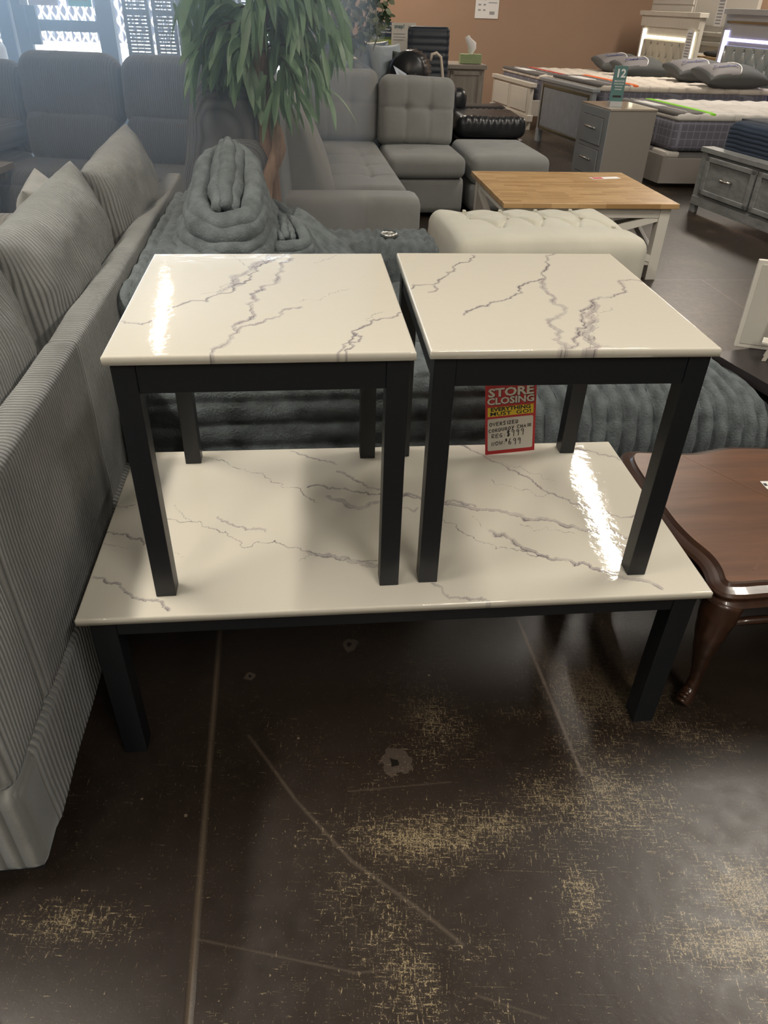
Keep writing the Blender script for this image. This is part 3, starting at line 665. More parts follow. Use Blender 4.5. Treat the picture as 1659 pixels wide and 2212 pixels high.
# ribbed ottoman at the right
ot = thing('plush_ottoman', 'wide charcoal plush ottoman with curved ribs behind the carved brown table', 'ottoman', (.76,2.17,0), .10)
def ob(P, N, G):
    w = np.maximum(0, 1-np.abs(N[:,0])*.8)**.5
    q = P[:,0]-.05*np.clip(P[:,2]*3, -1, 1)*1.-.10*np.clip(-(P[:,1]+.1),0,1)
    return .028*(np.abs(np.cos(PI*q/.047))**.55)*w-.014+.03*(1-G[:,0]**2)*(1-G[:,1]**2)*(G[:,2]>0)
soft('ribbed_cushion', m_plush, ot, (.88,.54,.34), (0,0,.215), r=.13, n=(150,50,26), disp=ob, wr=.006, wf=22)
MB().box(-.33,.33,-.2,.2,0,.06).build('base', m_dark, ot)

# tall plush bolster cushion on the chair back
bp = thing('plush_pillow', 'tall peaked plush pillow with stacked folds standing on the chair', 'pillow', (-.585,2.62,.44), YC)
mb = MB()
def roll(pts, r, closed=True, n=14, seed=0):
    """fat soft channel following pts"""
    pts = [Vector(p) for p in pts]; m = len(pts); vs = []; fs = []
    for i, p in enumerate(pts):
        d = (pts[(i+1) % m]-pts[i-1]).normalized() if closed else (pts[min(i+1,m-1)]-pts[max(i-1,0)]).normalized()
        a = d.cross(Vector((0,0,1))).normalized(); b = a.cross(d).normalized()
        e = 1 if closed else max(.15, math.sin(PI*min(1,(i+.3)/(m-.4))))**.35
        for k in range(n):
            t = 2*PI*k/n; q = p+(a*math.cos(t)+b*math.sin(t))*r*e
            w = 1+.16*noise.noise(q*14+Vector((seed,0,0)))+.07*noise.noise(q*45)
            vs.append(tuple(p+(q-p)*w))
    for i in range(m if closed else m-1):
        for k in range(n): i2 = (i+1) % m; fs.append((i*n+k, i*n+(k+1)%n, i2*n+(k+1)%n, i2*n+k))
    if not closed: fs += [tuple(range(n-1,-1,-1)), tuple(range((m-1)*n, m*n))]
    return vs, fs
def dome(mb, W, L, H, r, levels, tilt=0., skew=0., wob=.008, seed=0, loc=(0,0,0), rz=0., core=True):
    """stack of fat rolls nested into a soft rounded mound; rolls run along local y and wrap round the ends"""
    sub_ = MB(); ztop = H
    for k, z in enumerate(levels):
        q = math.sqrt(max(0, 1-(z/(H*1.06))**2)); hx, hy = W*q, L*q**.45; pts = []
        for i in range(96):
            a = 2*PI*i/96; c, s_ = math.cos(a), math.sin(a)
            x = hx*abs(c)**.75*(1 if c > 0 else -1); y = hy*abs(s_)**.65*(1 if s_ > 0 else -1)
            zz = z+tilt*(y/L)*(z/H)+wob*noise.noise(Vector((x*9,y*7,k+seed)))
            pts.append((x*(1-.16*y/L)+skew*z+wob*noise.noise(Vector((y*8,k*2+seed,3))), y+.04*z, zz))
        sub_.add(*roll(pts, r*(1+.10*math.sin(k*2.1+seed)), seed=k+seed))
    n_ = 22; y0, y1 = -L*.55, L*.75
    for dx, dz in ((-r*.85,0), (r*.85,-.004), (0,.3*r)):
        pts = [(skew*H+dx*(1-.25*i/n_)+.010*noise.noise(Vector((i*.3,seed,dx*20))), y0+(y1-y0)*i/n_*(1 if dx else .94)+dx*.3, H*.965+dz+tilt*((y0+(y1-y0)*i/n_)/L)) for i in range(n_+1)]
        sub_.add(*roll(pts, r*.92, False, seed=seed+dx))
    if core:
        for f0, f1, z1 in ((.85,.80,.45),(.60,.66,.80)): sub_.box(-W*f0+skew*H*.5, W*f0+skew*H*.5, -L*f1, L*f1, 0, H*z1)
    mb.add(sub_.v, sub_.f, TR(loc, rz=rz))
mb = MB(); dome(mb, .165, .33, .415, .0345, (.02,.085,.148,.208,.262,.308,.348,.378), tilt=.10, skew=.05, wob=.014)
mb.build('cover', m_plush_l, bp, smooth=True)
t = thing('throw_pillow', 'rib-quilted plush throw pillow with stacked arcs, between the tall pillow and the ribbed arm', 'pillow', (-.375,2.60,.43), .25, 'plush throw pillows on the chair')
mb = MB(); dome(mb, .12, .17, .275, .021, (.01,.042,.075,.108,.140,.170,.198,.223,.245), tilt=.02, skew=-.02, wob=.006, seed=3); mb.build('cover', m_plush_l, t, smooth=True)
t = thing('throw_pillow', 'plush throw pillow with slanting ribs right of the stacked-arc pillow', 'pillow', (-.27,2.66,.43), 0, 'plush throw pillows on the chair')
pillow('cover', m_plush_l, t, .36, .36, .16, Matrix.Translation((0,0,.105)) @ Matrix.Rotation(.95,4,'Z') @ Matrix.Rotation(R(48),4,'X') @ Matrix.Rotation(.5,4,'Z'), nu=64, nv=40, pinch=.05, rib=lambda x, y, s_: x/.026, ribamp=.010, wr=.006, seed=9)
t = thing('throw_pillow', 'crumpled plush throw pillow half hidden behind the tall pillow at the trunk', 'pillow', (-.46,2.94,.44), .7, 'plush throw pillows on the chair')
mb = MB(); dome(mb, .10, .16, .24, .030, (.02,.07,.12,.165,.20), tilt=.02, skew=.03, wob=.014, seed=6); mb.build('cover', m_plush, t, smooth=True)

# ------------------------------------------------------------------ slate recliner sectional by the window
rc = thing('recliner_sectional', 'slate corduroy reclining sectional in front of the bright window', 'sofa', (-1.15,5.15,0), -.10)
def seatunit(x, w, arm=False):
    lean_ = lambda P, N, G: .03*(1-G[:,0]**2)*(1-G[:,2]**2)*(G[:,1]<0)
    soft('upper_back', m_slate, rc, (w-.01,.26,.42), (x,.06,.82), (-.12,0,0), r=.11, n=(24,10,18), disp=lean_)
    soft('lumbar_cushion', m_slate, rc, (w-.06,.22,.32), (x,-.04,.56), (-.08,0,0), r=.10, n=(24,10,18), disp=lean_)
    soft('seat', m_slate, rc, (w-.02,.60,.17), (x,-.36,.37), r=.075, n=(24,20,10))
    soft('seat_front', m_slate, rc, (w-.04,.18,.30), (x,-.62,.24), r=.07, n=(24,8,14))
seatunit(-.24, .70); seatunit(-.93, .66); seatunit(-1.95, .66)
soft('console', m_slate, rc, (.36,.66,.16), (-1.44,-.30,.58), r=.07, n=(18,20,10))
soft('console_base', m_slate, rc, (.34,.70,.42), (-1.44,-.32,.26), r=.05, n=(18,10,10))
soft('console_back', m_slate, rc, (.36,.24,.55), (-1.44,.05,.70), (-.12,0,0), r=.10, n=(18,10,18))
soft('base', m_slate_flat, rc, (2.9,.80,.18), (-1.08,-.22,.13), r=.04, n=(8,6,4))
# corner run turning towards the camera, faces left
soft('corner_seat', m_slate_flat, rc, (.62,1.0,.16), (.20,-.70,.36), r=.05, n=(16,24,6), disp=lambda P,N,G: -.012*np.exp(-(((P[:,1]+.05)%.3-.15)/.02)**2)*(G[:,2]>.5))
soft('corner_base', m_slate_flat, rc, (.60,1.0,.24), (.20,-.70,.16), r=.04, n=(6,6,4))
er = thing('recliner_end', 'rounded end of a slate corduroy recliner, seen side-on behind the tree trunk', 'recliner', (-.80,4.12,0), 0.)
def egg(P, N, G):
    z = G[:,2]; X = P.copy(); k = 1-.10*z; X[:,0] = P[:,0]*k+.05*z-.02*z*z; return X, 0*z+.025*(1-G[:,0]**2)*(1-z**2)*(N[:,1]<0)
soft('backrest', m_slate_y, er, (.46,.30,.80), (-.06,.0,.63), (0,.06,0), r=.149, n=(26,16,34), disp=egg, wr=.006, wf=12)
soft('back_shell', m_slate_flat, er, (.09,.62,.86), (.17,.25,.52), (0,-.08,0), r=.04, n=(6,10,14))
soft('armrest', m_slate_y, er, (.26,.34,.22), (.04,-.12,.66), r=.10, n=(16,16,12))
soft('arm_base', m_slate_y, er, (.24,.32,.50), (.05,-.12,.34), r=.06, n=(12,12,12))
soft('seat', m_slate_flat, er, (.7,.8,.2), (-.36,.35,.34), r=.06, n=(10,10,6))

bpy.context.view_layer.update()
for o in list(er.children):
    o.parent = rc; o.matrix_parent_inverse = rc.matrix_world.inverted() @ er.matrix_world
bpy.data.objects.remove(er)

# ------------------------------------------------------------------ grey tufted sectional
gs = thing('grey_sectional', 'grey microfiber sectional with tufted chaise, behind the plush chair', 'sofa', (-.62,4.15,0), .14)
# chaise (local x 0..0.55, y .1..2.2)
sz = (.66,1.72,.16); sp = [(-.14,-.5),(.14,-.5),(-.14,-.15),(.14,-.15),(-.14,.2),(.14,.2),(-.14,.55),(.14,.55)]
soft('chaise_cushion', m_grey, gs, sz, (.44,1.29,.355), r=.055, n=(50,110,8), disp=tufts(sz, sp, .022, .045, puff(2,.012), .010, 2, [(-.35,b,.35,b) for b in (-.5,-.15,.2,.55)]+[(-.14,-.6,-.14,.7),(.14,-.6,.14,.7)]))
soft('chaise_base', m_grey, gs, (.68,1.95,.25), (.43,1.13,.155), r=.03, n=(6,8,5))
soft('front_arm', m_grey, gs, (.84,.22,.41), (.35,.07,.265), r=.035, n=(20,10,10), disp=puff(2,.008))
sz = (.57,.64,.15)
soft('seat_cushion', m_grey, gs, sz, (1.07,1.79,.355), r=.05, n=(30,30,8), disp=tufts(sz, [(-.1,0),(.1,0)], .02, .05, puff(2,.015)))
soft('seat_base', m_grey, gs, (.58,.62,.25), (1.07,1.82,.155), r=.03, n=(6,6,5))
bsz = (.61,.20,.50)
for x, y, z, w, h, ry in ((.47,2.20,.665,.62,.50,.0), (1.06,2.08,.645,.58,.48,.03)):
    s_ = (w,.20,h); base = puff(1,.035)
    def bd(P, N, G, s_=s_, base=base):
        f = G[:,1] < -.3; d = base(P,N,G)
        for a in (-.09,.09):
            d = d-f*.035*np.exp(-np.hypot(P[:,0]-a, P[:,2]-.02)/.045)-f*.007*np.exp(-((P[:,0]-a)/.012)**2)
        d = d-f*.006*np.exp(-((P[:,2]-.02)/.012)**2); return d
    soft('back_cushion', m_grey, gs, s_, (x,y,z), (-.16,ry,0), r=.075, n=(44,10,40), disp=bd, wr=.004, wf=8)
soft('side_cushion', m_grey, gs, (.30,.95,.50), (.10,.72,.64), (0,-.16,.02), r=.085, n=(20,44,30), disp=lambda P,N,G: (np.stack([P[:,0]*(1-.42*(G[:,2]+.3)), P[:,1]*(1-.05*G[:,2]), P[:,2]+.05*G[:,1]*(G[:,2]>-2)], 1), .03*(1-G[:,1]**2)*(1-G[:,2]**2)), wr=.006, wf=7)
soft('side_cushion', m_grey, gs, (.18,.60,.52), (.10,1.62,.66), (0,-.16,.0), r=.075, n=(12,30,30), disp=lambda P,N,G: .04*(1-G[:,1]**2)*(1-G[:,2]**2))
soft('side_back', m_grey, gs, (.16,1.72,.52), (-.06,1.44,.30), r=.04, n=(6,20,10))
go = thing('grey_ottoman', 'flat grey tufted ottoman at the right end of the grey sectional', 'ottoman', (.80,6.30,0), .14)
sz = (.60,.85,.20); soft('cushion', m_grey, go, sz, (.0,.0,.33), r=.06, n=(30,40,8), disp=tufts(sz, [(-.12,.0),(.12,.0),(-.12,.25),(.12,.25)], .02, .05, puff(2,.01)))
soft('base', m_grey, go, (.58,.82,.2), (0,0,.14), r=.03, n=(4,4,4))

# ------------------------------------------------------------------ cream tufted ottoman
co = thing('cream_ottoman', 'long cream velvet ottoman with button tufting beyond the right end table', 'ottoman', (.72,3.92,0), .17)
sz = (.98,.72,.30); spots = [(-.30+.2*i, .12) for i in range(4)]+[(-.20+.2*i, -.08) for i in range(4)]+[(-.30+.2*i, .28) for i in range(4)]
seams = [(a[0],a[1],b[0],b[1]) for a in spots for b in spots if .1 < math.hypot(a[0]-b[0],a[1]-b[1]) < .24 and abs(a[1]-b[1])>.1]
soft('cushion', m_cream, co, sz, (0,0,.285), r=.07, n=(100,76,10), disp=tufts(sz, spots, .034, .055, puff(2,.03), .012, 2, seams))
for a, b in spots: soft('button', m_cream, co, (.02,.02,.012), (a,b,.428), r=.0059, n=(4,4,4))
soft('base', m_cream, co, (.94,.68,.12), (0,0,.09), r=.02, n=(4,4,4))

# ------------------------------------------------------------------ butcher-block coffee table
wt = thing('wood_top_table', 'white farmhouse coffee table with butcher-block top and crossed side braces', 'coffee table', (.603+.5,4.203+.085,0), .12)
wt.location = (1.065,4.83,0)
WL, WB, WH = 1.03, .92, .44
MB().box(-WL/2, WL/2, -WB/2, WB/2, WH-.028, WH).build('tabletop', m_butcher, wt, bevel=.003)
lx, ly, lw = WL/2-.03, WB/2-.03, .062
for sx in (-1,1):
    for sy in (-1,1):
        x0,x1 = sorted((sx*lx, sx*(lx-lw))); y0,y1 = sorted((sy*ly, sy*(ly-lw)))
        MB().box(x0,x1,y0,y1,0,WH-.0285).build('leg', m_white, wt, bevel=.002)
for sy in (-1,1):
    y0,y1 = sorted((sy*(ly-.006), sy*(ly-.03)))
    MB().box(-lx+lw,lx-lw,y0,y1,WH-.085,WH-.029).build('apron', m_white, wt, bevel=.002)
    MB().box(-lx+lw,lx-lw,y0,y1,.085,.125).build('bottom_rail', m_white, wt, bevel=.002)
    for s_ in (-1, 1):
        a, b = (-lx+lw, .125 if s_ > 0 else WH-.085), (lx-lw, WH-.085 if s_ > 0 else .125)
        h = .02; yy0, yy1 = y0+.004*s_, y1+.004*s_
        MB().hexa([(a[0],yy0,a[1]-h),(b[0],yy0,b[1]-h),(b[0],yy1,b[1]-h),(a[0],yy1,a[1]-h)], [(a[0],yy0,a[1]+h),(b[0],yy0,b[1]+h),(b[0],yy1,b[1]+h),(a[0],yy1,a[1]+h)]).build('cross_brace', m_white, wt)
for sx in (-1,1):
    x0,x1 = sorted((sx*(lx-.006), sx*(lx-.03)))
    MB().box(x0,x1,-ly+lw,ly-lw,WH-.085,WH-.029).build('apron', m_white, wt, bevel=.002)
    MB().box(x0,x1,-ly+lw,ly-lw,.085,.125).build('bottom_rail', m_white, wt, bevel=.002)
    for s_ in (-1, 1):
        a, b = (-ly+lw, .125 if s_ > 0 else WH-.085), (ly-lw, WH-.085 if s_ > 0 else .125); h = .02
        MB().hexa([(x0,a[0],a[1]-h),(x1,a[0],a[1]-h),(x1,b[0],b[1]-h),(x0,b[0],b[1]-h)], [(x0,a[0],a[1]+h),(x1,a[0],a[1]+h),(x1,b[0],b[1]+h),(x0,b[0],b[1]+h)]).build('cross_brace', m_white, wt)
tg = thing('price_tag', 'white and red price tag lying on the butcher-block table', 'tag', (1.36,5.13,WH+.0005), .3)
MB().box(-.10,.10,-.03,.03,0,.001).build('card', m_paper, tg); MB().box(-.09,-.02,-.02,.02,.001,.0014).build('red_print', m_red, tg)
# ------------------------------------------------------------------ beds
def quadmap(Fn, Ff, Hn, Hf):
    """(u along the bed 0 foot..1 head, v across 0 near..1 far) -> xy"""
    a, b, c, d = map(Vector, (Fn, Ff, Hn, Hf))
    return lambda u, v: (a*(1-u)*(1-v)+b*(1-u)*v+c*u*(1-v)+d*u*v)
def qbox(q, u0, u1, v0, v1, z0, z1, name, mat, parent, org, r=.03, n=(30,20,6), disp=None, **k):
    # soft box whose footprint is the quad region
    size = ((q(u1,.5)-q(u0,.5)).length, (q(.5,v1)-q(.5,v0)).length, z1-z0)
    P, N, G, F = lattice(*size, r, n)
    P = P.copy()
    if disp is not None: P = P+N*disp(P, N, G)[:,None]
    V = []
    for p in P:
        u = u0+(u1-u0)*(p[0]/size[0]+.5); v = v0+(v1-v0)*(p[1]/size[1]+.5); w = q(u, v); V.append((w.x-org[0], w.y-org[1], p[2]+(z0+z1)/2))
    me = bpy.data.meshes.new(name); me.from_pydata(V, [], F); me.materials.append(mat)
    me.polygons.foreach_set('use_smooth', [True]*len(F)); o = bpy.data.objects.new(name, me); C.objects.link(o); o.parent = parent; return o
def board(org, parent, A, B, z0, z1, t, name, mat, bevel=.003, off=0.):
    """upright board from ground point A to B, thickness t behind it (towards the head)"""
    a, b = Vector(A), Vector(B); d = (b-a).normalized(); n = Vector((-d.y, d.x))
    a0, b0 = a+n*off, b+n*off; a1, b1 = a0+n*t, b0+n*t; o = Vector(org)
    c = [tuple(v-o) for v in (a0, b0, b1, a1)]
    return MB().hexa([(x,y,z0) for x,y in c], [(x,y,z1) for x,y in c]).build(name, mat, parent, bevel=bevel)
def lerp(A, B, t): return (A[0]+(B[0]-A[0])*t, A[1]+(B[1]-A[1])*t)
def quilt(size, per, amp):
    def f(P, N, G):
        top = N[:,2] > .5
        return np.where(top, amp*np.abs(np.cos(PI*(P[:,0]+P[:,1])/per))*np.abs(np.cos(PI*(P[:,0]-P[:,1])/per)), 0)
    return f
def grid_side(per, amp):
    def f(P, N, G):
        side = np.abs(N[:,2]) < .5
        s = P[:,0]*(np.abs(N[:,1])>.5)+P[:,1]*(np.abs(N[:,0])>.5)
        return np.where(side, amp*(np.abs(np.cos(PI*s/per))**.4)*(np.abs(np.cos(PI*P[:,2]/per))**.4), 0)
    return f
def quilt_mat(name, col, groove, sc):
    t = NT(name); vo = t.n('ShaderNodeTexVoronoi'); vo.feature = 'DISTANCE_TO_EDGE'; vo.inputs['Scale'].default_value = sc
    vo.inputs['Randomness'].default_value = .35; t.l(t.mapped(scale=(1,1,.3)), vo.inputs['Vector'])
    f = t.math('MULTIPLY', vo.outputs['Distance'], 5., clamp=True)
    t.l(t.mix(t.math('POWER', f, .4), groove, col), t.b.inputs['Base Color']); t.b.inputs['Roughness'].default_value = .9
    t.bump(t.math('POWER', f, .5), .8, .01); return t.m
m_quilt = quilt_mat('quilted_mattress_top', (.62,.56,.49), (.46,.41,.36), 5.)
m_quilt2 = quilt_mat('smooth_mattress_top', (.64,.61,.57), (.52,.49,.46), 3.)
def gridded(name, col, line, per):
    t = NT(name); sx = t.n('ShaderNodeSeparateXYZ'); t.l(t.co.outputs['Object'], sx.inputs[0])
    m = None
    for i in (0, 1, 2):
        k = t.math('LESS_THAN', t.math('ABSOLUTE', t.math('SUBTRACT', t.math('FRACT', t.math('DIVIDE', sx.outputs[i], per)), .5)), .07)
        m = k if m is None else t.math('MAXIMUM', m, k)
    t.l(t.mix(m, col, line), t.b.inputs['Base Color']); t.b.inputs['Roughness'].default_value = .8
    t.bump(t.math('SUBTRACT', 1., m), .5, .004); return t.m
m_mside = gridded('slate_quilted_side', (.125,.12,.150), (.20,.20,.24), .062)
m_navy = fabric('navy_knit', (.030,.042,.068), 2, .03, .004, .3, .02, .1, 6, .25, sheen=.1)
m_pad = flat('grey_foot_pad', (.105,.098,.095), .8, bump=.3)
m_padside = flat('mattress_border', (.60,.52,.43), .8)
m_pillow = flat('charcoal_pillow', (.075,.078,.078), .85, bump=.4, bscale=300)
m_pillow_l = flat('grey_pillow_panel', (.165,.155,.16), .75, bump=.3, bscale=300)
m_navyink = flat('navy_embroidery', (.03,.04,.16), .7)

def mattress(q, org, parent, z0, z1, band, side=m_mside, top=m_quilt, u0=.03, pad=True):
    qbox(q, u0, .98, .02, .98, z0, z1-.035, 'mattress_side', side, parent, org, r=.045, n=(50,40,8))
    qbox(q, u0-.004, .985, .015, .985, z1-.06, z1, 'mattress_top', top, parent, org, r=.028, n=(60,40,4), disp=quilt(0,.16,.008))
    if pad:
        p = qbox(q, u0-.006, .20, .03, .97, z1-.03, z1+.010, 'foot_pad', m_pad, parent, org, r=.018, n=(12,20,3))
        qbox(q, .20, .235, .02, .98, z1-.03, z1+.013, 'colour_band', band, p, org, r=.018, n=(4,20,3))
        qbox(q, .10, .105, .10, .93, z1, z1+.0125, 'white_piping', m_paper, p, org, r=.003, n=(2,10,2))
        qbox(q, .05, .12, .42, .74, z1, z1+.014, 'price_paper', m_paper, p, org, r=.001, n=(2,2,2))

def bed_pillow(x, y, z, rz, lab, w=.66, h=.46):
    t = thing('bed_pillow', lab, 'pillow', (x,y,z), rz, 'branded charcoal pillows on the beds')
    M = TR((0,0,.09), rx=.16)
    o = pillow('cover', [m_pillow, m_pillow_l], t, w, h, .19, M, nu=40, nv=34, pinch=.06, wr=.004, seed=x, edge=.012)
    Mi = M.inverted()
    for p in o.data.polygons:
        c = Mi @ p.center
        if c.z > -.03 and c.x < .05-1.6*c.y*c.y and c.x > -.29 and abs(c.y) < .19: p.material_index = 1
    def surf(X, Y):
        u_, v_ = min(1,abs(X)/(w/2*.97)), min(1,abs(Y)/(h/2*.97)); return .095*((1-u_**2.6)*(1-v_**2.6))**.5+.014
    pts = [(.055-1.6*yy*yy, yy, surf(.055-1.6*yy*yy, yy)) for yy in [-.19+.38*k/14 for k in range(15)]]
    MB().tube(pts, .006, 6, M=M).build('white_piping', m_paper, t, smooth=True)
    X = -.115; sl = math.atan2(surf(X+.06,-.06)-surf(X-.06,-.06), .12); sy = math.atan2(surf(X,-.02)-surf(X,-.10), .08)
    text_mesh('lettering', 'Comfort', .075, m_navyink, t, M @ Matrix.Translation((X,-.06,surf(X,-.06)+.004)) @ Matrix.Rotation(-sl,4,'Y') @ Matrix.Rotation(sy,4,'X'), .0012, .0006)
    return t

# white bed
org = (1.73,10.7); q = quadmap((1.73,10.7),(1.40,12.05),(3.58,10.72),(3.27,12.05))
t = thing('white_bed', 'white panel bed with lit tufted headboard in the far corner by the brown wall', 'bed', (*org,0))
board(org, t, (1.40,12.05), (1.73,10.7), .16, .50, .05, 'footboard', m_offwhite, off=-.05)
fb = board(org, t, (1.39,12.09), (1.74,10.66), .485, .53, .08, 'footboard_cap', m_offwhite, off=-.065)
board(org, t, (1.39,12.09), (1.74,10.66), .10, .17, .07, 'footboard_rail', m_offwhite, off=-.06)
for k in range(2):
    A, B = lerp((1.40,12.05),(1.73,10.7), .06+.48*k), lerp((1.40,12.05),(1.73,10.7), .46+.48*k)
    board(org, t, A, B, .20, .46, .012, 'panel', m_white, off=-.058)
for k in (0., .95): board(org, t, lerp((1.40,12.05),(1.73,10.7), k), lerp((1.40,12.05),(1.73,10.7), k+.05), 0, .17, .06, 'leg', m_offwhite, off=-.055)
board(org, t, (1.73,10.7), (3.58,10.72), .16, .34, .04, 'side_rail', m_offwhite)
mattress(q, org, t, .30, .62, m_redband)
def headboard(t, org, A, B, ztop, led, tuft, frame, zb=.5, glass=None, style=0):
    """A = far end, B = near end on the floor"""
    board(org, t, A, B, .2, ztop, .05, 'headboard', frame, off=.02)
    hb = board(org, t, lerp(A,B,-.02), lerp(A,B,1.02), ztop-.02, ztop+.03, .12, 'cap_moulding', frame, off=-.04)
    if style == 0: board(org, t, lerp(A,B,0), lerp(A,B,1), ztop-.14, ztop-.02, .03, 'crown_board', frame, off=-.01)
    w = math.hypot(B[0]-A[0], B[1]-A[1]); m0, m1 = .08, .92; zt = ztop-.17
    board(org, t, lerp(A,B,m0-.03), lerp(A,B,m0+.02), .55, zt, .02, 'led_strip', led, off=.002, bevel=0)
    board(org, t, lerp(A,B,m1-.02), lerp(A,B,m1+.03), .55, zt, .02, 'led_strip', led, off=.002, bevel=0)
    board(org, t, lerp(A,B,m0+.03), lerp(A,B,m1-.03), zt-.10, zt-.07, .02, 'led_strip', led, off=.001, bevel=0)
    # tufted panel
    zh = zt-.10-.5; pw = w*(m1-m0-.06)
    d = (Vector(B)-Vector(A)).normalized(); cen = lerp(A,B,.5)
    rz = math.atan2(d.y, d.x)   # local x runs far -> near
    sp = []
    for r_ in range(4):
        for c_ in range(6): sp.append((-pw/2+pw*(c_+(.5 if r_ % 2 else 1.))/6.2-.05, -.20+.135*r_))
    sm = [(a[0],a[1],b[0],b[1]) for a in sp for b in sp if b[1]-a[1] > .1 and b[1]-a[1] < .2 and abs(a[0]-b[0]) < .16]
    h = tufts((pw,.6,.05), sp, .02, .03, None, .012, 2, sm)
    o = soft('tufted_panel', tuft, t, (pw,.50,.05), (cen[0]-org[0],cen[1]-org[1],.5+zh/2), (R(90),0,rz), r=.02, n=(70,40,4), disp=h)
    for a, b in sp:
        if abs(a) < pw/2-.03 and abs(b) < .23:
            M = TR((cen[0]-org[0],cen[1]-org[1],.50+zh/2), rz=rz) @ Matrix.Rotation(R(90),4,'X')
            MB().lathe([(.008,0),(.010,.006),(.004,.012)], 8, M @ TR((a,b,.010))).build('crystal_button', m_metal, o, smooth=True)
m_tuftw = flat('cream_leatherette', (.56,.52,.42), .4); m_tufts = flat('silver_leatherette', (.38,.43,.44), .28, metal=.3)
headboard(t, org, (3.31,12.09), (3.62,10.66), 1.29, m_lednight, m_tuftw, m_offwhite)
for x, y, lab in ((3.02,11.75,'far charcoal pillow on the white bed'), (3.10,11.0,'near charcoal pillow on the white bed')): bed_pillow(x, y, .63, .15, lab)
hg = thing('hang_tag', 'white strip of printed prices hanging on the white bed headboard', 'tag', (3.57,10.74,.98), -1.33)
MB().box(-.075,.075,-.012,-.009,-.14,.17).build('card', m_paper, hg)
for k in range(9): MB().box(-.05,.05,-.0125,-.012,-.12+.03*k,-.105+.03*k).build('print', m_greyink, hg)
t2 = thing('power_switch', 'small red rocker switch on the headboard post of the white bed', 'switch', (3.60,10.70,.70), -1.33)
MB().box(-.035,.035,-.02,.0,-.035,.035).build('plate', flat('red_switch', (.16,.015,.02), .4), t2, bevel=.003)

# silver bed
org = (2.04,8.6); q = quadmap((2.04,8.6),(1.72,9.85),(3.92,8.75),(3.62,10.0))
t = thing('silver_bed', 'silver bed with mirror-trimmed footboard and lilac-lit tufted headboard', 'bed', (*org,0))
A, B = (1.72,9.85), (2.04,8.6)
board(org, t, A, B, .13, .64, .05, 'footboard', m_silver, off=-.05)
board(org, t, lerp(A,B,-.02), lerp(A,B,1.02), .63, .66, .09, 'footboard_cap', m_silver, off=-.07)
board(org, t, lerp(A,B,.07), lerp(A,B,.93), .18, .57, .006, 'silver_panel', m_silver_panel, off=-.057)
for z0, z1 in ((.575,.60), (.145,.17)): board(org, t, lerp(A,B,.05), lerp(A,B,.95), z0, z1, .012, 'mirror_trim', m_gold, off=-.06, bevel=.001)
for k0, k1 in ((.045,.058), (.942,.955)): board(org, t, lerp(A,B,k0), lerp(A,B,k1), .145, .60, .012, 'mirror_trim', m_gold, off=-.06, bevel=.001)
for k in (.0, .94): board(org, t, lerp(A,B,k), lerp(A,B,k+.06), 0, .14, .06, 'leg', m_silver, off=-.055)
board(org, t, (2.04,8.6), (3.92,8.75), .16, .36, .04, 'side_rail', m_silver)
mattress(q, org, t, .34, .69, m_orange)
headboard(t, org, (3.66,10.02), (3.98,8.68), 1.34, m_ledblue, m_tufts, m_silver, style=1)
board(org, t, lerp((3.66,10.02),(3.98,8.68),.05), lerp((3.66,10.02),(3.98,8.68),.97), 1.235, 1.26, .01, 'mirror_trim', m_gold, off=-.002)
for x, y, lab in ((3.33,9.50,'far charcoal pillow on the silver bed'), (3.46,8.90,'near charcoal pillow on the silver bed')): bed_pillow(x, y, .70, .15, lab)
hg = thing('hang_tag', 'white strip of printed prices hanging at the corner of the lilac-lit headboard', 'tag', (3.62,10.02,1.34), -1.33)
MB().box(-.09,.05,-.012,-.009,-.14,.17).build('card', m_paper, hg)
for k in range(9): MB().box(-.07,.03,-.0125,-.012,-.12+.03*k,-.105+.03*k).build('print', m_greyink, hg)

# grey low bed
org = (2.42,7.22); q = quadmap((2.42,7.22),(2.12,8.40),(4.1,7.40),(3.85,8.6))
t = thing('grey_bed', 'warm grey low platform bed with slate quilted mattress behind the nightstand', 'bed', (*org,0))
board(org, t, (2.12,8.40), (2.42,7.22), .04, .27, .045, 'footboard', m_greypaint, off=-.02)
board(org, t, (2.42,7.22), (4.1,7.40), .04, .25, .035, 'side_rail', m_greypaint)
qbox(q, .03, .97, .04, .96, .10, .30, 'foundation', m_pad, t, org, r=.02, n=(4,4,3))
qbox(q, .015, .09, .03, .25, .24, .30, 'plastic_wrap', flat('clear_plastic', (.45,.42,.38), .15, bump=1., bscale=30), t, org, r=.02, n=(12,12,3))
mattress(q, org, t, .30, .60, m_green, top=m_quilt2)

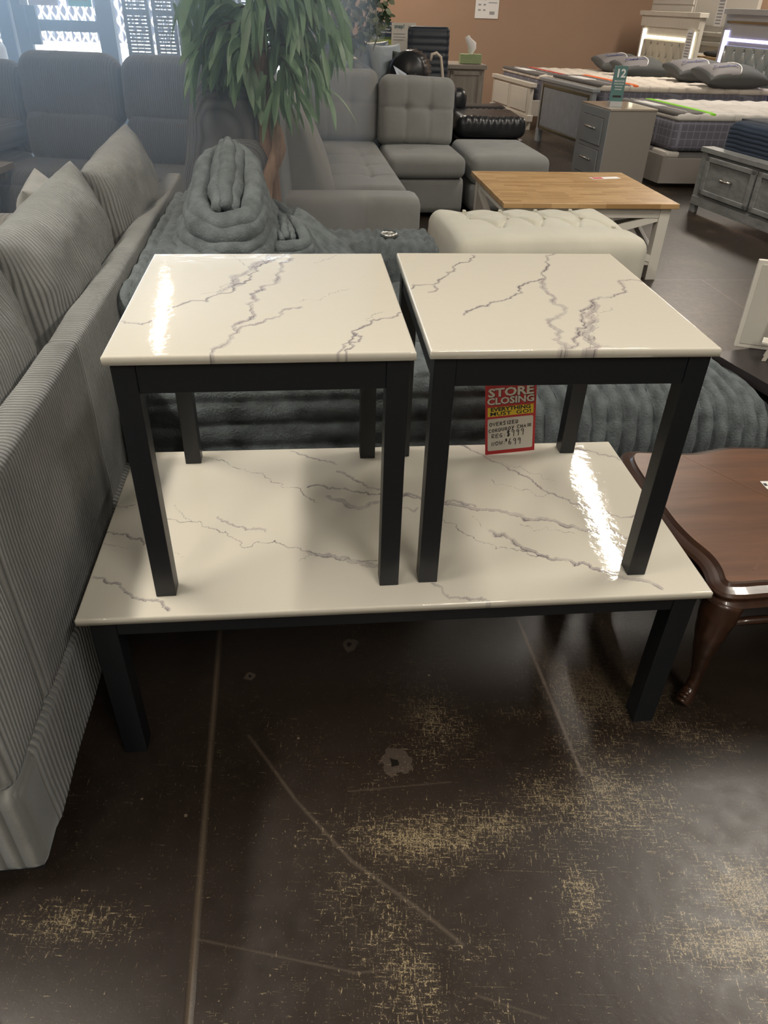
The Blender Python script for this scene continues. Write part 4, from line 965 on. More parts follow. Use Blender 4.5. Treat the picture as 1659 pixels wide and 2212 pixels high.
# navy storage bed
org = (2.80,5.05); q = quadmap((2.80,5.05),(2.43,6.35),(4.6,5.35),(4.2,6.6))
t = thing('storage_bed', 'grey-washed storage bed with two footboard drawers and navy mattress', 'bed', (*org,0))
A, B = (2.43,6.35), (2.80,5.05)
board(org, t, A, B, .09, .44, .05, 'footboard', m_greywood, off=.0)
board(org, t, lerp(A,B,-.015), lerp(A,B,1.015), .44, .475, .11, 'footboard_cap', m_greywood, off=-.03)
board(org, t, lerp(A,B,.0), lerp(A,B,1.), .06, .125, .03, 'bottom_rail', m_greywood, off=-.025)
for k in (.0, .955): board(org, t, lerp(A,B,k), lerp(A,B,k+.045), 0, .44, .04, 'leg', m_greywood, off=-.02)
for k in range(2):
    a, b = lerp(A,B,.06+.45*k), lerp(A,B,.49+.45*k)
    dr = board(org, t, a, b, .15, .42, .02, 'drawer', m_greywood, off=-.022, bevel=.004)
    for z0, z1 in ((.15,.185), (.385,.42)): board(org, dr, a, b, z0, z1, .014, 'drawer_frame', m_greywood, off=-.034, bevel=.004)
    for f in (0., .92): board(org, dr, lerp(a,b,f), lerp(a,b,f+.08), .15, .42, .014, 'drawer_frame', m_greywood, off=-.034, bevel=.004)
    c = lerp(a,b,.5); d = (Vector(b)-Vector(a)).normalized(); nn = Vector((d.y, -d.x))
    pts = [tuple(Vector((c[0]-org[0], c[1]-org[1], .29))+Vector((d.x,d.y,0))*s_+Vector((nn.x,nn.y,0))*h_) for s_, h_ in ((-.055,.02),(-.05,.05),(-.03,.058),(.03,.058),(.05,.05),(.055,.02))]
    MB().tube(pts, .008, 8, sq=1.3).build('handle', m_metal, dr, smooth=True)
board(org, t, (2.80,5.05), (4.6,5.35), .1, .42, .05, 'side_rail', m_greywood)
qbox(q, .05, .98, .03, .97, .36, .67, 'mattress', m_navy, t, org, r=.07, n=(60,50,12), disp=lambda P,N,G: .003*np.abs(np.cos(PI*(P[:,2])/.03)))
qbox(q, .12, .40, .06, .99, .65, .682, 'foot_pad', flat('navy_foot_pad', (.035,.038,.05), .8), t, org, r=.012, n=(6,6,3))

# grey nightstand
ns = thing('nightstand', 'warm grey two-drawer nightstand between the silver bed and the grey bed', 'nightstand', (1.80,7.0,0), .22)
MB().box(0,.43,0,.58,0,.63).build('body', m_greypaint, ns, bevel=.002)
MB().box(-.004,.434,-.004,.584,.63,.645).build('top', flat('grey_top', (.36,.31,.25), .15, coat=.3), ns, bevel=.002)
MB().box(-.006,0,0,.58,0,.63).build('front_panel', m_greyfront, ns, bevel=.001)
for z0, z1 in ((.10,.31),(.35,.56)):
    MB().box(-.008,-.006,.085,.50,z0-.005,z1+.005).build('drawer_gap', m_dark, ns)
    d = MB().box(-.012,-.006,.09,.495,z0,z1).build('drawer', m_greyfront, ns, bevel=.001)
    MB().tube([(-.03,.19,(z0+z1)/2+.02),(-.03,.39,(z0+z1)/2+.02)], .008, 8).build('handle', m_metal, d, smooth=True)
sg = thing('financing_sign', 'small upright teal card reading 12 months on the grey nightstand', 'sign', (1.87,7.20,.645), .1)
m_teal = flat('teal_card', (.10,.20,.19), .35); m_tealb = flat('blue_card', (.10,.38,.50), .3)
MB().prism([(-.045,.0),(.055,-.02),(.055,.03),(-.035,.05)], .04, .30).build('card', m_teal, sg)
mface = Matrix.Translation((.005,-.0105,.0)) @ Matrix.Rotation(-.197,4,'Z') @ Matrix.Rotation(R(90),4,'X')
MB().hexa([(-.046,0,.04),(-.036,.05,.04),(-.0355,.05,.04),(-.0455,0,.04)], [(-.046,0,.30),(-.036,.05,.30),(-.0355,.05,.30),(-.0455,0,.30)]).build('side_panel', m_tealb, sg)
MB().box(-.05,.06,-.03,.05,.0,.04).build('acrylic_foot', flat('clear_acrylic', (.5,.5,.5), .1), sg, bevel=.002)
text_mesh('lettering', '12', .085, m_paper, sg, mface @ Matrix.Translation((0,.245,.001)), .002)
for i, s_ in enumerate(('MONTHS', 'PROMOTIONAL', 'FINANCING', 'AVAILABLE')): text_mesh('lettering', s_, .020 if i == 0 else .012, m_paper, sg, mface @ Matrix.Translation((0,.19-.02*i,.001)), .0003)
MB().box(-.035,.035,.07,.085,0,.0012,mface).build('black_bar', m_ink, sg)
text_mesh('lettering', '12', .06, m_paper, sg, TR((-.0475,.025,.25), rz=R(-90)+.2) @ Matrix.Rotation(R(90),4,'X'), .001, sx=.5)

# white tall chest, second white panel and boxes against the right wall
t = thing('white_chest', 'tall white chest with crystal knobs behind the white bed headboard', 'chest of drawers', (3.60,12.6,0), -1.33)
MB().box(-.1,1.0,0,.45,0,1.62).build('body', m_white, t, bevel=.004)
for z0, z1 in ((1.18,1.38),(1.40,1.58),(.95,1.16)):
    d = MB().box(-.06,.96,-.015,0,z0,z1).build('drawer', m_white, t, bevel=.003)
    for x in (.14,.60): MB().lathe([(.008,0),(.022,.012),(.022,.02),(.008,.032)], 10, TR((x,-.015,(z0+z1)/2-.02), rx=R(90))).build('knob', m_metal, d, smooth=True)
t = thing('white_headboard', 'plain white moulded headboard standing against the wall between the two lit beds', 'headboard', (3.80,11.25,0), -1.33)
MB().box(-.15,1.1,0,.05,.90,1.75).build('board', m_white, t, bevel=.003)
for z in (.98,1.08): MB().box(-.15,1.1,-.018,0,z,z+.045).build('moulding', m_white, t, bevel=.004)
t = thing('cardboard_box', 'brown cardboard box on the floor between the two lit headboards', 'box', (3.72,10.88,0), -1.33)
MB().box(0,.55,0,.35,0,.88).build('carton', flat('cardboard', (.34,.22,.11), .85), t, bevel=.003)
MB().box(.24,.31,-.002,.352,-.0,.882).build('packing_tape', flat('packing_tape', (.42,.30,.17), .4), t)
t = thing('black_case', 'low black case lying on top of the cardboard box', 'case', (3.76,10.75,.885), -1.33)
soft('shell', m_dark, t, (.36,.22,.05), (.18,.12,.025), r=.024, n=(10,8,4))

# ------------------------------------------------------------------ desk, office chair, tissue box, notices
t = thing('desk', 'greige oak desk standing against the brown wall', 'desk', (.42,9.98,0), .1)
MB().box(-.5,.62,0,.62,.70,.745).build('desktop', m_desktop, t, bevel=.003)
MB().box(.16,.60,.03,.60,0,.70).build('pedestal', m_desk, t, bevel=.003)
dr = MB().box(.21,.55,.015,.03,.08,.65).build('door', m_desk, t, bevel=.003)
for x0, x1, z0, z1 in ((.19,.23,.05,.68),(.53,.57,.05,.68),(.19,.57,.64,.68),(.19,.57,.05,.09)): MB().box(x0,x1,.005,.03,z0,z1).build('door_frame', m_desk, dr, bevel=.002)
MB().box(-.5,-.44,.03,.60,0,.70).build('leg_panel', m_desk, t, bevel=.003)
t = thing('tissue_box', 'green tissue box with a white tissue sticking out on the desk', 'tissue box', (.84,10.16,.752), .1)
MB().box(-.125,.125,-.06,.06,0,.095).build('carton', flat('green_carton', (.30,.38,.20), .7, var=.15, vscale=40), t, bevel=.003)
mb = MB(); n_ = 14
rings = [(0,.02,.010,0),(.06,.045,.02,.005),(.12,.055,.028,-.012),(.17,.028,.015,-.05),(.19,.005,.005,-.035)]
vs = []; fs = []
for k, (z, a, b, ox) in enumerate(rings):
    for j in range(n_): an = 2*PI*j/n_; w = 1+.25*math.sin(3*an+k); vs.append((ox+a*w*math.cos(an), b*w*math.sin(an), .09+z))
for k in range(len(rings)-1):
    for j in range(n_): fs.append((k*n_+j, k*n_+(j+1)%n_, (k+1)*n_+(j+1)%n_, (k+1)*n_+j))
mb.add(vs, fs).build('tissue', m_paper, t, smooth=True)
t = thing('office_chair', 'black high-back office chair with horizontal stitching in front of the brown wall', 'office chair', (.30,9.1,0), .05)
soft('backrest', m_office, t, (.44,.09,.66), (0,.0,.80), (-.10,0,0), r=.044, n=(20,6,50), disp=lambda P,N,G: .008*np.abs(np.cos(PI*P[:,2]/.062))**.5*(np.abs(N[:,1])>.5)-.02*0, wr=0)
soft('seat', m_office, t, (.46,.46,.09), (0,-.22,.44), r=.04, n=(16,16,5))
MB().tube([(0,-.15,.06),(0,-.15,.40)], .03, 12).build('gas_post', m_metal, t, smooth=True)
for k in range(5):
    a = 2*PI*k/5; b_ = MB().tube([(0,-.15,.07),(.27*math.cos(a),-.15+.27*math.sin(a),.06)], [.025,.016], 8).build('base_spoke', m_metal, t, smooth=True)
    MB().lathe([(.01,-.015),(.026,-.013),(.026,.013),(.01,.015)], 12, TR((.27*math.cos(a),-.15+.27*math.sin(a),.027), rx=R(90))).build('caster', m_dark, b_, smooth=True)
for s_ in (-1,1): MB().tube([(s_*.25,-.05,.47),(s_*.27,-.10,.60),(s_*.27,-.30,.62),(s_*.25,-.36,.45)], .018, 8).build('armrest', m_dark, t, smooth=True)
# counter cards standing on a low table
t = thing('side_counter', 'black low counter carrying the upright notices by the brown wall', 'counter', (-.30,9.75,0), .1)
MB().box(-.7,.6,-.25,.3,.74,.78).build('counter_top', m_dark, t, bevel=.003); MB().box(-.65,.55,-.2,.28,0,.74).build('cabinet', m_dark, t, bevel=.003)
def card(name, lab, x, y, z, rz, w, h, col, parts):
    t = thing(name, lab, 'notice', (x,y,z), rz)
    M = Matrix.Rotation(R(90)-.06,4,'X')
    MB().box(-w/2,w/2,0,h,-.004,0,M).build('card', col, t)
    for nm, x0,x1,y0,y1, mt in parts: MB().box(x0*w-w/2,x1*w-w/2,y0*h,y1*h,0,.002,M).build(nm, mt, t)
    return t, M
m_navycard = flat('navy_card', (.05,.08,.14), .5); m_cardgreen = flat('lime_card', (.42,.50,.10), .5); m_greencard = flat('dark_green_card', (.10,.16,.06), .5)
t, M = card('standing_notice', 'blue and lime green printed notice standing left of the white one on the counter', -.20,9.62,.785,.12,.26,.36,m_paper,
   (('top_field',0,1,.62,1,m_navycard),('green_field',.38,1,.55,.72,m_greencard),('lime_band',0,1,.42,.55,m_cardgreen),('shield',.08,.34,.66,.88,flat('gold_shield',(.5,.4,.15),.5)),('picture',.35,.45,.22,.36,m_greyink),('picture',.72,.84,.1,.24,m_greyink)))
for i, s_ in enumerate(('Need Furniture?', 'Lease Purchase', 'No Credit Needed')): text_mesh('lettering', s_, .027 if i == 0 else .018, m_paper, t, M @ Matrix.Translation((.03,.325-.03*i,.003)), .0008)
t, M = card('standing_notice', 'white printed notice with a short teal heading standing on the counter beside the office chair', .04,9.56,.785,.12,.27,.36,m_signwhite,
   (('print_block',.68,.95,.72,.92,m_greyink),('print_block',.68,.95,.42,.58,m_greyink),('print_block',.08,.55,.70,.72,m_greyink),('print_block',.08,.58,.62,.64,m_greyink),('print_block',.08,.5,.55,.57,m_greyink)))
text_mesh('lettering', 'snap!', .055, flat('teal_ink', (.06,.16,.17), .5), t, M @ Matrix.Translation((-.05,.325,.003)), .001)
t = thing('cup', 'small white lidded cup standing behind the notices', 'cup', (-.12,9.80,.785), 0)
MB().lathe([(.03,0),(.045,.20),(.05,.21),(.05,.26),(.01,.27)], 16).build('body', m_paper, t, smooth=True)

# ------------------------------------------------------------------ black leather seating behind the grey sectional
t = thing('leather_recliner', 'black leather reclining sofa with big round gathered arm behind the grey sectional', 'recliner', (.10,7.5,0), .1)
def gath(P, N, G):
    r_ = np.hypot(P[:,0], P[:,2]); a = np.arctan2(P[:,2], P[:,0]); return .010*np.cos(a*22)*np.exp(-((r_-.17)/.03)**2)*(np.abs(N[:,1])>.3)-.0
def rollarm(name, mat, x, y, z, rad, ln, parent, yaw=0.):
    mb = MB(); prof = [(.001,-ln/2-.018),(rad*.55,-ln/2-.014),(rad*.85,-ln/2),(rad,-ln/2+.035),(rad,ln/2-.03),(rad*.85,ln/2),(.001,ln/2+.01)]
    n = 66; vs = []; 
    for i, (r_, h_) in enumerate(prof):
        for k in range(n):
            a = 2*PI*k/n; g = 1+(.05*math.cos(a*22) if i in (2,3) else 0); vs.append((r_*g*math.cos(a), r_*g*math.sin(a), h_))
    fs = [(i*n+k, i*n+(k+1)%n, (i+1)*n+(k+1)%n, (i+1)*n+k) for i in range(len(prof)-1) for k in range(n)]
    mb.add(vs, fs, TR((x,y,z), rz=yaw) @ Matrix.Rotation(R(90),4,'X')); return mb.build(name, mat, parent, smooth=True)
rollarm('round_backrest', m_leather, .0,-.0,.83,.165,.28,t,-.35)
rollarm('round_armrest', m_leather, -.02,-.28,.73,.10,.25,t,-.35)
soft('backrest', m_leather, t, (.46,.30,.40), (.25,.25,.56), (-.1,0,0), r=.12, n=(16,10,16), wr=.012)
soft('seat', m_leather, t, (.8,.35,.22), (.62,.50,.43), r=.08, n=(20,16,8), wr=.01)
soft('armrest', m_leather, t, (.20,.26,.20), (.47,.30,.60), r=.08, n=(12,10,8))
soft('body', m_leather, t, (.55,.8,.40), (.10,.05,.22), r=.06, n=(6,6,6))
t = thing('leather_footrest', 'black leather ottoman with gathered top edge right of the grey sectional', 'ottoman', (.80,7.45,0), .12)
soft('cushion', m_leather, t, (.62,.62,.17), (0,0,.455), r=.06, n=(50,30,8), disp=lambda P,N,G: .004*np.cos(P[:,0]*110)*(G[:,2]>.2)*np.exp(-((np.abs(G[:,1])-.9)/.2)**2), wr=.006)
soft('body', m_leather, t, (.60,.60,.36), (0,0,.19), r=.03, n=(6,6,6)); 
mb = MB(); mb.tube([(.05+.045*math.cos(a), -.303, .31+.02*math.sin(a)) for a in [PI*k/8 for k in range(9)]], .007, 6); mb.build('pull_ring', m_metal, t, smooth=True)
t = thing('glare_leather_sofa', 'black leather loveseat with blue-grey glare put into its colour, and loose pillows', 'sofa', (-.48,8.1,0), .1)
soft('arm', m_glare_leather, t, (.28,.75,.30), (.05,-.15,.74), (0,.55,0), r=.07, n=(14,14,10), wr=.012)
soft('seat', m_glare_leather, t, (.5,.8,.4), (.20,.0,.40), r=.08, n=(14,14,8), wr=.01)
soft('backrest', m_glare_leather, t, (.5,.25,.45), (.20,.35,.76), r=.10, n=(20,10,12), wr=.02)
soft('body', m_glare_leather, t, (.5,.8,.58), (.20,.05,.30), r=.05, n=(4,4,4))
for i, (x, y, z, rz, lab) in enumerate(((.19,-.05,.86,.5,'left pillow, pale blue glare in its colour, standing on the blue-grey loveseat'),(.34,-.10,.84,.8,'middle pillow, pale blue glare in its colour, leaning on the blue-grey loveseat'),(.52,-.15,.80,1.1,'right dark green pillow lying in front on the blue-grey loveseat'))):
    u = thing('throw_pillow', lab, 'pillow', (-.45+x,8.0+y,z-.2), rz, 'pillows on the blue-grey loveseat')
    pillow('cover', (m_glare_leather, flat('pale_blue_glare', (.32,.37,.42), .6), flat('dark_green_velvet', (.05,.065,.05), .7))[i], u, .40, .36, .16, Matrix.Translation((0,0,.2)) @ Matrix.Rotation(R(75),4,'X'), nu=16, nv=16, wr=.01, seed=i)  # pale blue covers carry the glare in their colour
t = thing('shipping_label', 'pale blue label draped over the small round leather arm', 'label', (.03,7.10,.80), .5)
M = TR((0,0,.02), rx=.5, ry=.45)
MB().box(-.07,.07,-.10,.10,0,.002,M).build('paper', flat('blue_white_paper', (.55,.62,.72), .3), t); MB().box(-.035,.035,-.06,.05,.002,.003,M).build('print', m_greyink, t)
t = thing('cane', 'pale wooden cane hooked on the leather recliner', 'cane', (.33,7.45,.70), .2)
MB().tube([(-.06,0,.22),(-.05,0,.27),(-.01,0,.28),(.03,0,.25),(.05,0,.15),(.07,0,.02),(.10,0,-.2),(.14,0,-.68)], .013, 8).build('stick', m_padside, t, smooth=True)

# ------------------------------------------------------------------ wood side table corner at far left
t = thing('side_table', 'corner of a pale wood table at the left picture edge in front of the recliner', 'table', (-2.27,4.68,0), .0)
MB().box(-.9,.0,-.33,.0,.465,.50).build('tabletop', m_desktop, t, bevel=.003)
for x in (-.86,-.05):
    for y in (-.30,-.05): MB().box(x-.02,x+.02,y-.02,y+.02,0,.465).build('leg', m_desk, t)
# ------------------------------------------------------------------ artificial willow tree and ficus
def frond(mb, base, d0, length, width, droop, roll, seg=7, curl=0.):
    p = Vector(base); d = Vector(d0).normalized(); vs = []; st = length/seg
    side = d.cross(Vector((0,0,1))); side = side.normalized() if side.length > .05 else Vector((1,0,0))
    side = (Matrix.Rotation(roll, 4, d) @ side)
    for i in range(seg+1):
        t = i/seg; w = width*math.sin(PI*min(1, t*.93+.07))**.75*(1 if t < .99 else .1)
        nrm = d.cross(side).normalized()
        vs += [tuple(p-side*w), tuple(p+nrm*w*.22), tuple(p+side*w)]
        p = p+d*st; d = (d+Vector((curl*math.sin(t*4), curl*math.cos(t*3), -droop))*st*6).normalized()
        side = (side-d*side.dot(d)).normalized()
    fs = []
    for i in range(seg): a = i*3; fs += [(a,a+1,a+4,a+3),(a+1,a+2,a+5,a+4)]
    mb.add(vs, fs)
TX, TY = -.62, 3.93
m_bark_trunk = wood('brown_grooved_bark', (.10,.06,.04), (.26,.17,.12), 9, .8, 2)
wl = thing('willow_tree', 'artificial tree with twisted driftwood trunk and long drooping green leaves', 'tree', (TX,TY,0))
MB().tube([(.0,.03,.05),(-.004,.03,.4),(-.012,.03,.75),(-.015,.03,1.0),(-.02,.02,1.25)], [.052,.046,.042,.038,.032], 12).build('trunk', m_bark_trunk, wl, smooth=True)
MB().tube([(.02,-.03,.05),(-.01,-.035,.42),(-.032,-.04,.50),(-.020,-.045,.60),(.025,-.04,.68),(.052,-.04,.745),(.045,-.035,.80),(.015,-.03,.88),(-.02,-.02,.98),(-.045,-.01,1.08),(-.02,.0,1.2),(.05,.0,1.35)], [.040,.038,.034,.033,.034,.035,.031,.030,.030,.028,.024,.016], 12).build('twisted_trunk', m_bark, wl, smooth=True)
rng = random.Random(5); br = MB(); fo = MB()
for k in range(34):
    az = rng.uniform(0, 2*PI); z0 = rng.uniform(1.12, 1.5); ln = rng.uniform(.10, .30)
    pts = [Vector((-.02,0,z0))]; d = Vector((math.cos(az), math.sin(az)*.8, rng.uniform(.2,.9))).normalized()
    for i in range(7):
        pts.append(pts[-1]+d*ln/5); d = (d+Vector((0,0,-.32))).normalized()
    br.tube([tuple(p) for p in pts], [.006*(1-i/9) for i in range(8)], 5)
    for i in range(2, 8):
        for j in range(2):
            dd = (pts[i]-pts[i-1]).normalized()+Vector((rng.uniform(-.9,.9), rng.uniform(-.9,.9), rng.uniform(-.5,.5)))
            if pts[i].z < 1.0: continue
            frond(fo, pts[i], dd, rng.uniform(.16,.27), rng.uniform(.012,.022), rng.uniform(1.,2.4), rng.uniform(-1.5,1.5), curl=rng.uniform(-.7,.7))
for (x, y, z, n_) in ((.06,-.08,.98,10), (.03,-.1,1.06,6), (.22,-.02,1.12,8), (-.18,-.04,1.12,9), (-.27,.0,1.18,9), (-.10,-.1,1.12,7), (.12,-.05,1.14,7), (.34,.0,1.24,8), (-.36,.0,1.26,6)):
    for k in range(n_):
        frond(fo, (x+rng.uniform(-.05,.05), y+rng.uniform(-.05,.05), z+rng.uniform(-.03,.05)), (rng.uniform(-.5,.5), rng.uniform(-.5,.5), -.8), rng.uniform(.15,.24), rng.uniform(.014,.023), .5, rng.uniform(-1.5,1.5), curl=rng.uniform(-.3,.3))
br.build('branches', m_bark_dark, wl, smooth=True); fo.build('foliage', m_leaf, wl, smooth=True)
MB().lathe([(.10,0),(.14,.02),(.16,.22),(.17,.25),(.15,.25),(.14,.20),(.0,.20)], 24).build('pot', m_dark, wl, smooth=True)

fc = thing('ficus_tree', 'smaller-leaved variegated potted tree standing behind the willow tree', 'tree', (-.50,7.2,0))
MB().tube([(-.10,0,.0),(-.10,0,.5),(-.13,0,.9),(-.05,0,1.2),(0,0,1.5)], [.05,.045,.035,.03,.02], 10).build('trunk', m_bark, fc, smooth=True)
MB().lathe([(.13,.0),(.17,.30),(.18,.34),(.16,.34),(.15,.30),(.0,.30)], 20, TR((-.1,0,0))).build('pot', flat('terracotta', (.30,.15,.09), .8), fc, smooth=True)
mbs = [MB(), MB()]
for k in range(1500):
    a = rng.uniform(0, 2*PI); u = rng.random()**.4; zz = rng.uniform(1.0, 1.9); rad = .42*u*min(1, (zz-.93)*4)
    p = (rad*math.cos(a)+.0, rad*math.sin(a), zz)
    frond(mbs[k % 3 == 0], p, (rng.uniform(-1,1), rng.uniform(-1,1), rng.uniform(-1,.2)), rng.uniform(.05,.085), rng.uniform(.016,.024), .5, rng.uniform(-1.5,1.5), seg=4)
mbs[0].build('foliage', m_leaf_small, fc, smooth=True); mbs[1].build('pale_foliage', m_leaf_pale, fc, smooth=True)
st_ = MB()
for k in range(14):
    x, y = rng.uniform(.0,.33), rng.uniform(-.25,.1); st_.tube([(x,y,1.3),(x+.02,y,1.1),(x-.01,y,rng.uniform(.92,1.05))], .003, 4)
st_.build('stems', m_leaf_pale, fc, smooth=True)
# ------------------------------------------------------------------ room shell
ZC = 3.3
YAW = .12
def S(name, mb, mat, **k): return struct(mb.build(name, mat, None, **k))
S('floor', MB().box(-8.5,7.5,-5,9.15,-.12,0).box(-1.2,7.5,9.15,15.5,-.12,0), m_floor)
S('ceiling', MB().box(-8.5,7.5,-5,9.15,ZC,ZC+.12).box(-1.2,7.5,9.15,15.5,ZC,ZC+.12), m_ceiling)
S('wall_back', MB().hexa([(-1.05,13.15,0),(4.2,13.78,0),(4.2,13.95,0),(-1.05,13.32,0)], [(-1.05,13.15,ZC),(4.2,13.78,ZC),(4.2,13.95,ZC),(-1.05,13.32,ZC)]), m_wall_brown)
S('wall_right', MB().hexa([(3.98,13.85,0),(4.95,7.6,0),(5.12,7.6,0),(4.15,13.85,0)], [(3.98,13.85,ZC),(4.95,7.6,ZC),(5.12,7.6,ZC),(4.15,13.85,ZC)]), m_wall_brown)
S('wall_right_near', MB().box(7.3,7.45,-5,7.6,0,ZC), m_wall_grey)
S('wall_rear', MB().box(-8.5,7.4,-5,-4.85,0,ZC), m_wall_grey)
S('wall_left_near', MB().box(-8.5,-8.35,-4.85,9.0,0,ZC), m_wall_grey)
S('wall_right_end', MB().box(4.9,7.45,7.6,7.75,0,ZC), m_wall_grey)
S('wall_side', MB().box(-1.20,-1.05,9.05,13.3,0,ZC), m_wall_brown)
# notices on the brown wall
def notice(name, lab, x, z, w, h, rows, y=None):
    y = 13.15+(x+1.05)*.12-.006
    t = thing(name, lab, 'notice', (x,y,z), .12)
    MB().box(-w/2,w/2,-.004,0,-h/2,h/2).build('sheet', m_paper, t)
    for k in range(rows):
        zz = h/2-.06-k*(h-.1)/rows
        for x0, x1 in ((-.38,-.26),(-.16,-.06)): MB().box(x0*w,x1*w,-.006,-.004,zz-.012,zz+.008).build('print', m_greyink, t)
    for zz in (h*.12, h*.02, -h*.10): MB().box(.05*w,.42*w,-.006,-.004,zz-.008,zz+.004).build('print', m_greyink, t)
    for zz in (h*.35, -h*.36): MB().box(.12*w,.34*w,-.006,-.004,zz-.02,zz+.02).build('picture', m_greyink, t)
notice('wall_notice', 'white printed notice high on the brown wall above the tissue box', 1.30, 1.40, .36, .50, 6)
notice('wall_notice', 'white notice with dark bottom line on the brown wall beside the ficus leaves', -.22, 1.52, .28, .30, 3)

# glazed shop front at upper left
YW = 9.0
fr_ = [( -5.6,-5.52),(-4.12,-3.86),(-3.14,-2.96),(-2.78,-2.72)]
mbp = MB()
for x0, x1 in ((-8.4,-5.6),): S('wall_left', MB().box(x0,x1,YW,YW+.15,0,ZC), m_wall_grey)
S('door_1', MB().box(-4.00,-3.86,YW,YW+.06,0,2.3).box(-3.14,-2.98,YW,YW+.06,0,2.3).box(-3.86,-3.14,YW+.005,YW+.055,.98,1.08).box(-3.86,-3.14,YW+.005,YW+.055,0,.25).box(-3.86,-3.14,YW+.005,YW+.055,2.15,2.3), m_frame)
S('window_frame_1', MB().box(-4.16,-4.02,YW-.03,YW+.08,0,ZC).box(-2.98,-2.96,YW-.02,YW+.08,0,ZC).box(-5.6,-5.50,YW-.03,YW+.08,0,ZC).box(-5.6,-2.2,YW-.02,YW+.06,2.3,2.36), m_frame)
S('window_1', MB().box(-5.5,-4.16,YW+.02,YW+.03,0,2.3).box(-3.86,-3.14,YW+.025,YW+.032,.25,.98).box(-3.86,-3.14,YW+.025,YW+.032,1.08,2.15).box(-2.96,-1.2,YW+.025,YW+.032,0,2.3).box(-5.5,-1.26,YW+.025,YW+.032,2.36,3.0), m_glass)
S('wall_header', MB().box(-5.6,-1.2,YW,YW+.10,3.0,ZC), m_wall_grey)
S('window_frame_2', MB().box(-1.26,-1.20,YW-.02,YW+.08,0,ZC), m_frame)
h = thing('door_pull', 'dark push-bar bracket on the left side of the glass door', 'door handle', (-3.80,YW,0), 0)
MB().box(-.06,.06,-.05,0,.86,1.2).build('bracket', m_frame, h, bevel=.004); MB().box(-.08,.0,-.06,-.05,1.20,1.33).build('plate', m_greyink, h)
for x, w, lab, mt in ((-3.66,.30,'pale lavender printed notice taped to the glass door', flat('lavender_paper', (.55,.55,.75), .6)), (-3.28,.24,'bright cyan notice taped to the glass door, right of the lavender one', m_cyan)):
    t = thing('door_notice', lab, 'notice', (x,YW-.002,1.20), 0)
    MB().box(-w/2,w/2,-.002,0,0,.42).build('sheet', mt, t)
    for k in range(4): MB().box(-w*.35,w*.35,-.003,-.002,.05+.07*k,.06+.07*k).build('print', m_greyink, t)
# outside: pavement, road, chain-link fence with slats
S('pavement', MB().box(-16,-1.25,9.2,30,-.14,-.02), m_pave)
fn = thing('slatted_fence', 'white chain-link fence with pale privacy slats outside the glass door', 'fence', (-6,11.6,0), 0)
mb = MB(); 
for k in range(44):
    x = k*.115-1.2
    mb.add([(x,0,.72),(x+.026,0,.72),(x+.026+.5,0,1.5),(x+.5,0,1.5)], [(0,1,2,3)]); mb.add([(x,-.01,1.5),(x+.026,-.01,1.5),(x+.026+.5,-.01,.72),(x+.5,-.01,.72)], [(0,1,2,3)])
w_ = mb.build('wire_mesh', m_fence, fn); sm_ = w_.modifiers.new('thick', 'SOLIDIFY'); sm_.thickness = .012
mb = MB()
for k in range(44): mb.box(k*.115-1.2+.015, k*.115-1.2+.105, .03, .04, .76, 1.48)
mb.build('privacy_slats', m_slats, fn)
for k in range(3): MB().tube([(k*2.2-1.,.08,-.02),(k*2.6-1.,.08,2.7)], .03, 10).build('post', m_fence, fn, smooth=True)
MB().tube([(-1.2,.0,.72),(4.6,.0,.72)], .02, 8).build('bottom_rail', m_fence, fn, smooth=True)
# woven resin screens in front of the glass
def screen(x0, x1, lab, solid=False, fine=1.):
    w = x1-x0; t = thing('woven_screen' if not solid else 'dark_screen', lab, 'screen', (x0,YW-.35,0), .0)
    fr2 = MB().box(0,.03,-.015,.015,0,2.2).box(w-.03,w,-.015,.015,0,2.2).box(.03,w-.03,-.015,.015,0,.04).box(.03,w-.03,-.015,.015,2.16,2.2).box(.03,w-.03,-.015,.015,1.16,1.20); fr2.build('frame', m_frame, t)
    if solid: MB().box(.03,w-.03,-.008,.008,.04,1.16).box(.03,w-.03,-.008,.008,1.20,2.16).build('panel', m_frame, t); return
    mb = MB(); nz = int(2.1/.030*fine); nx = max(3, int(w/.09))
    for k in range(nz):
        z = .05+k*(2.1/nz); ph = (k % 2)*PI; hz = .0105/fine
        pts = [(.03+(w-.06)*i/(nx*4), .012*math.sin(PI*i/4*1.+ph), z) for i in range(nx*4+1)]
        mb.add([(p[0],p[1],p[2]-hz) for p in pts]+[(p[0],p[1],p[2]+hz) for p in pts], [(i,i+1,len(pts)+i+1,len(pts)+i) for i in range(len(pts)-1)])
    for i in range(nx+1): x = .03+(w-.06)*i/nx; mb.box(x-.004,x+.004,-.004,.004,.04,2.16)
    o = mb.build('weave', m_woven, t); s_ = o.modifiers.new('thick', 'SOLIDIFY'); s_.thickness = .006
screen(-2.74,-2.48, 'narrow woven resin screen panel, leftmost, beside the bright doorway')
screen(-2.45,-2.22, 'second woven resin screen panel with open horizontal weave')
screen(-2.21,-1.90, 'solid dark screen panel between the woven ones', True)
screen(-1.88,-1.62, 'second solid dark screen panel right of the thin bright gap', True)
screen(-1.60,-1.25, 'woven resin screen panel glimpsed behind the willow leaves')
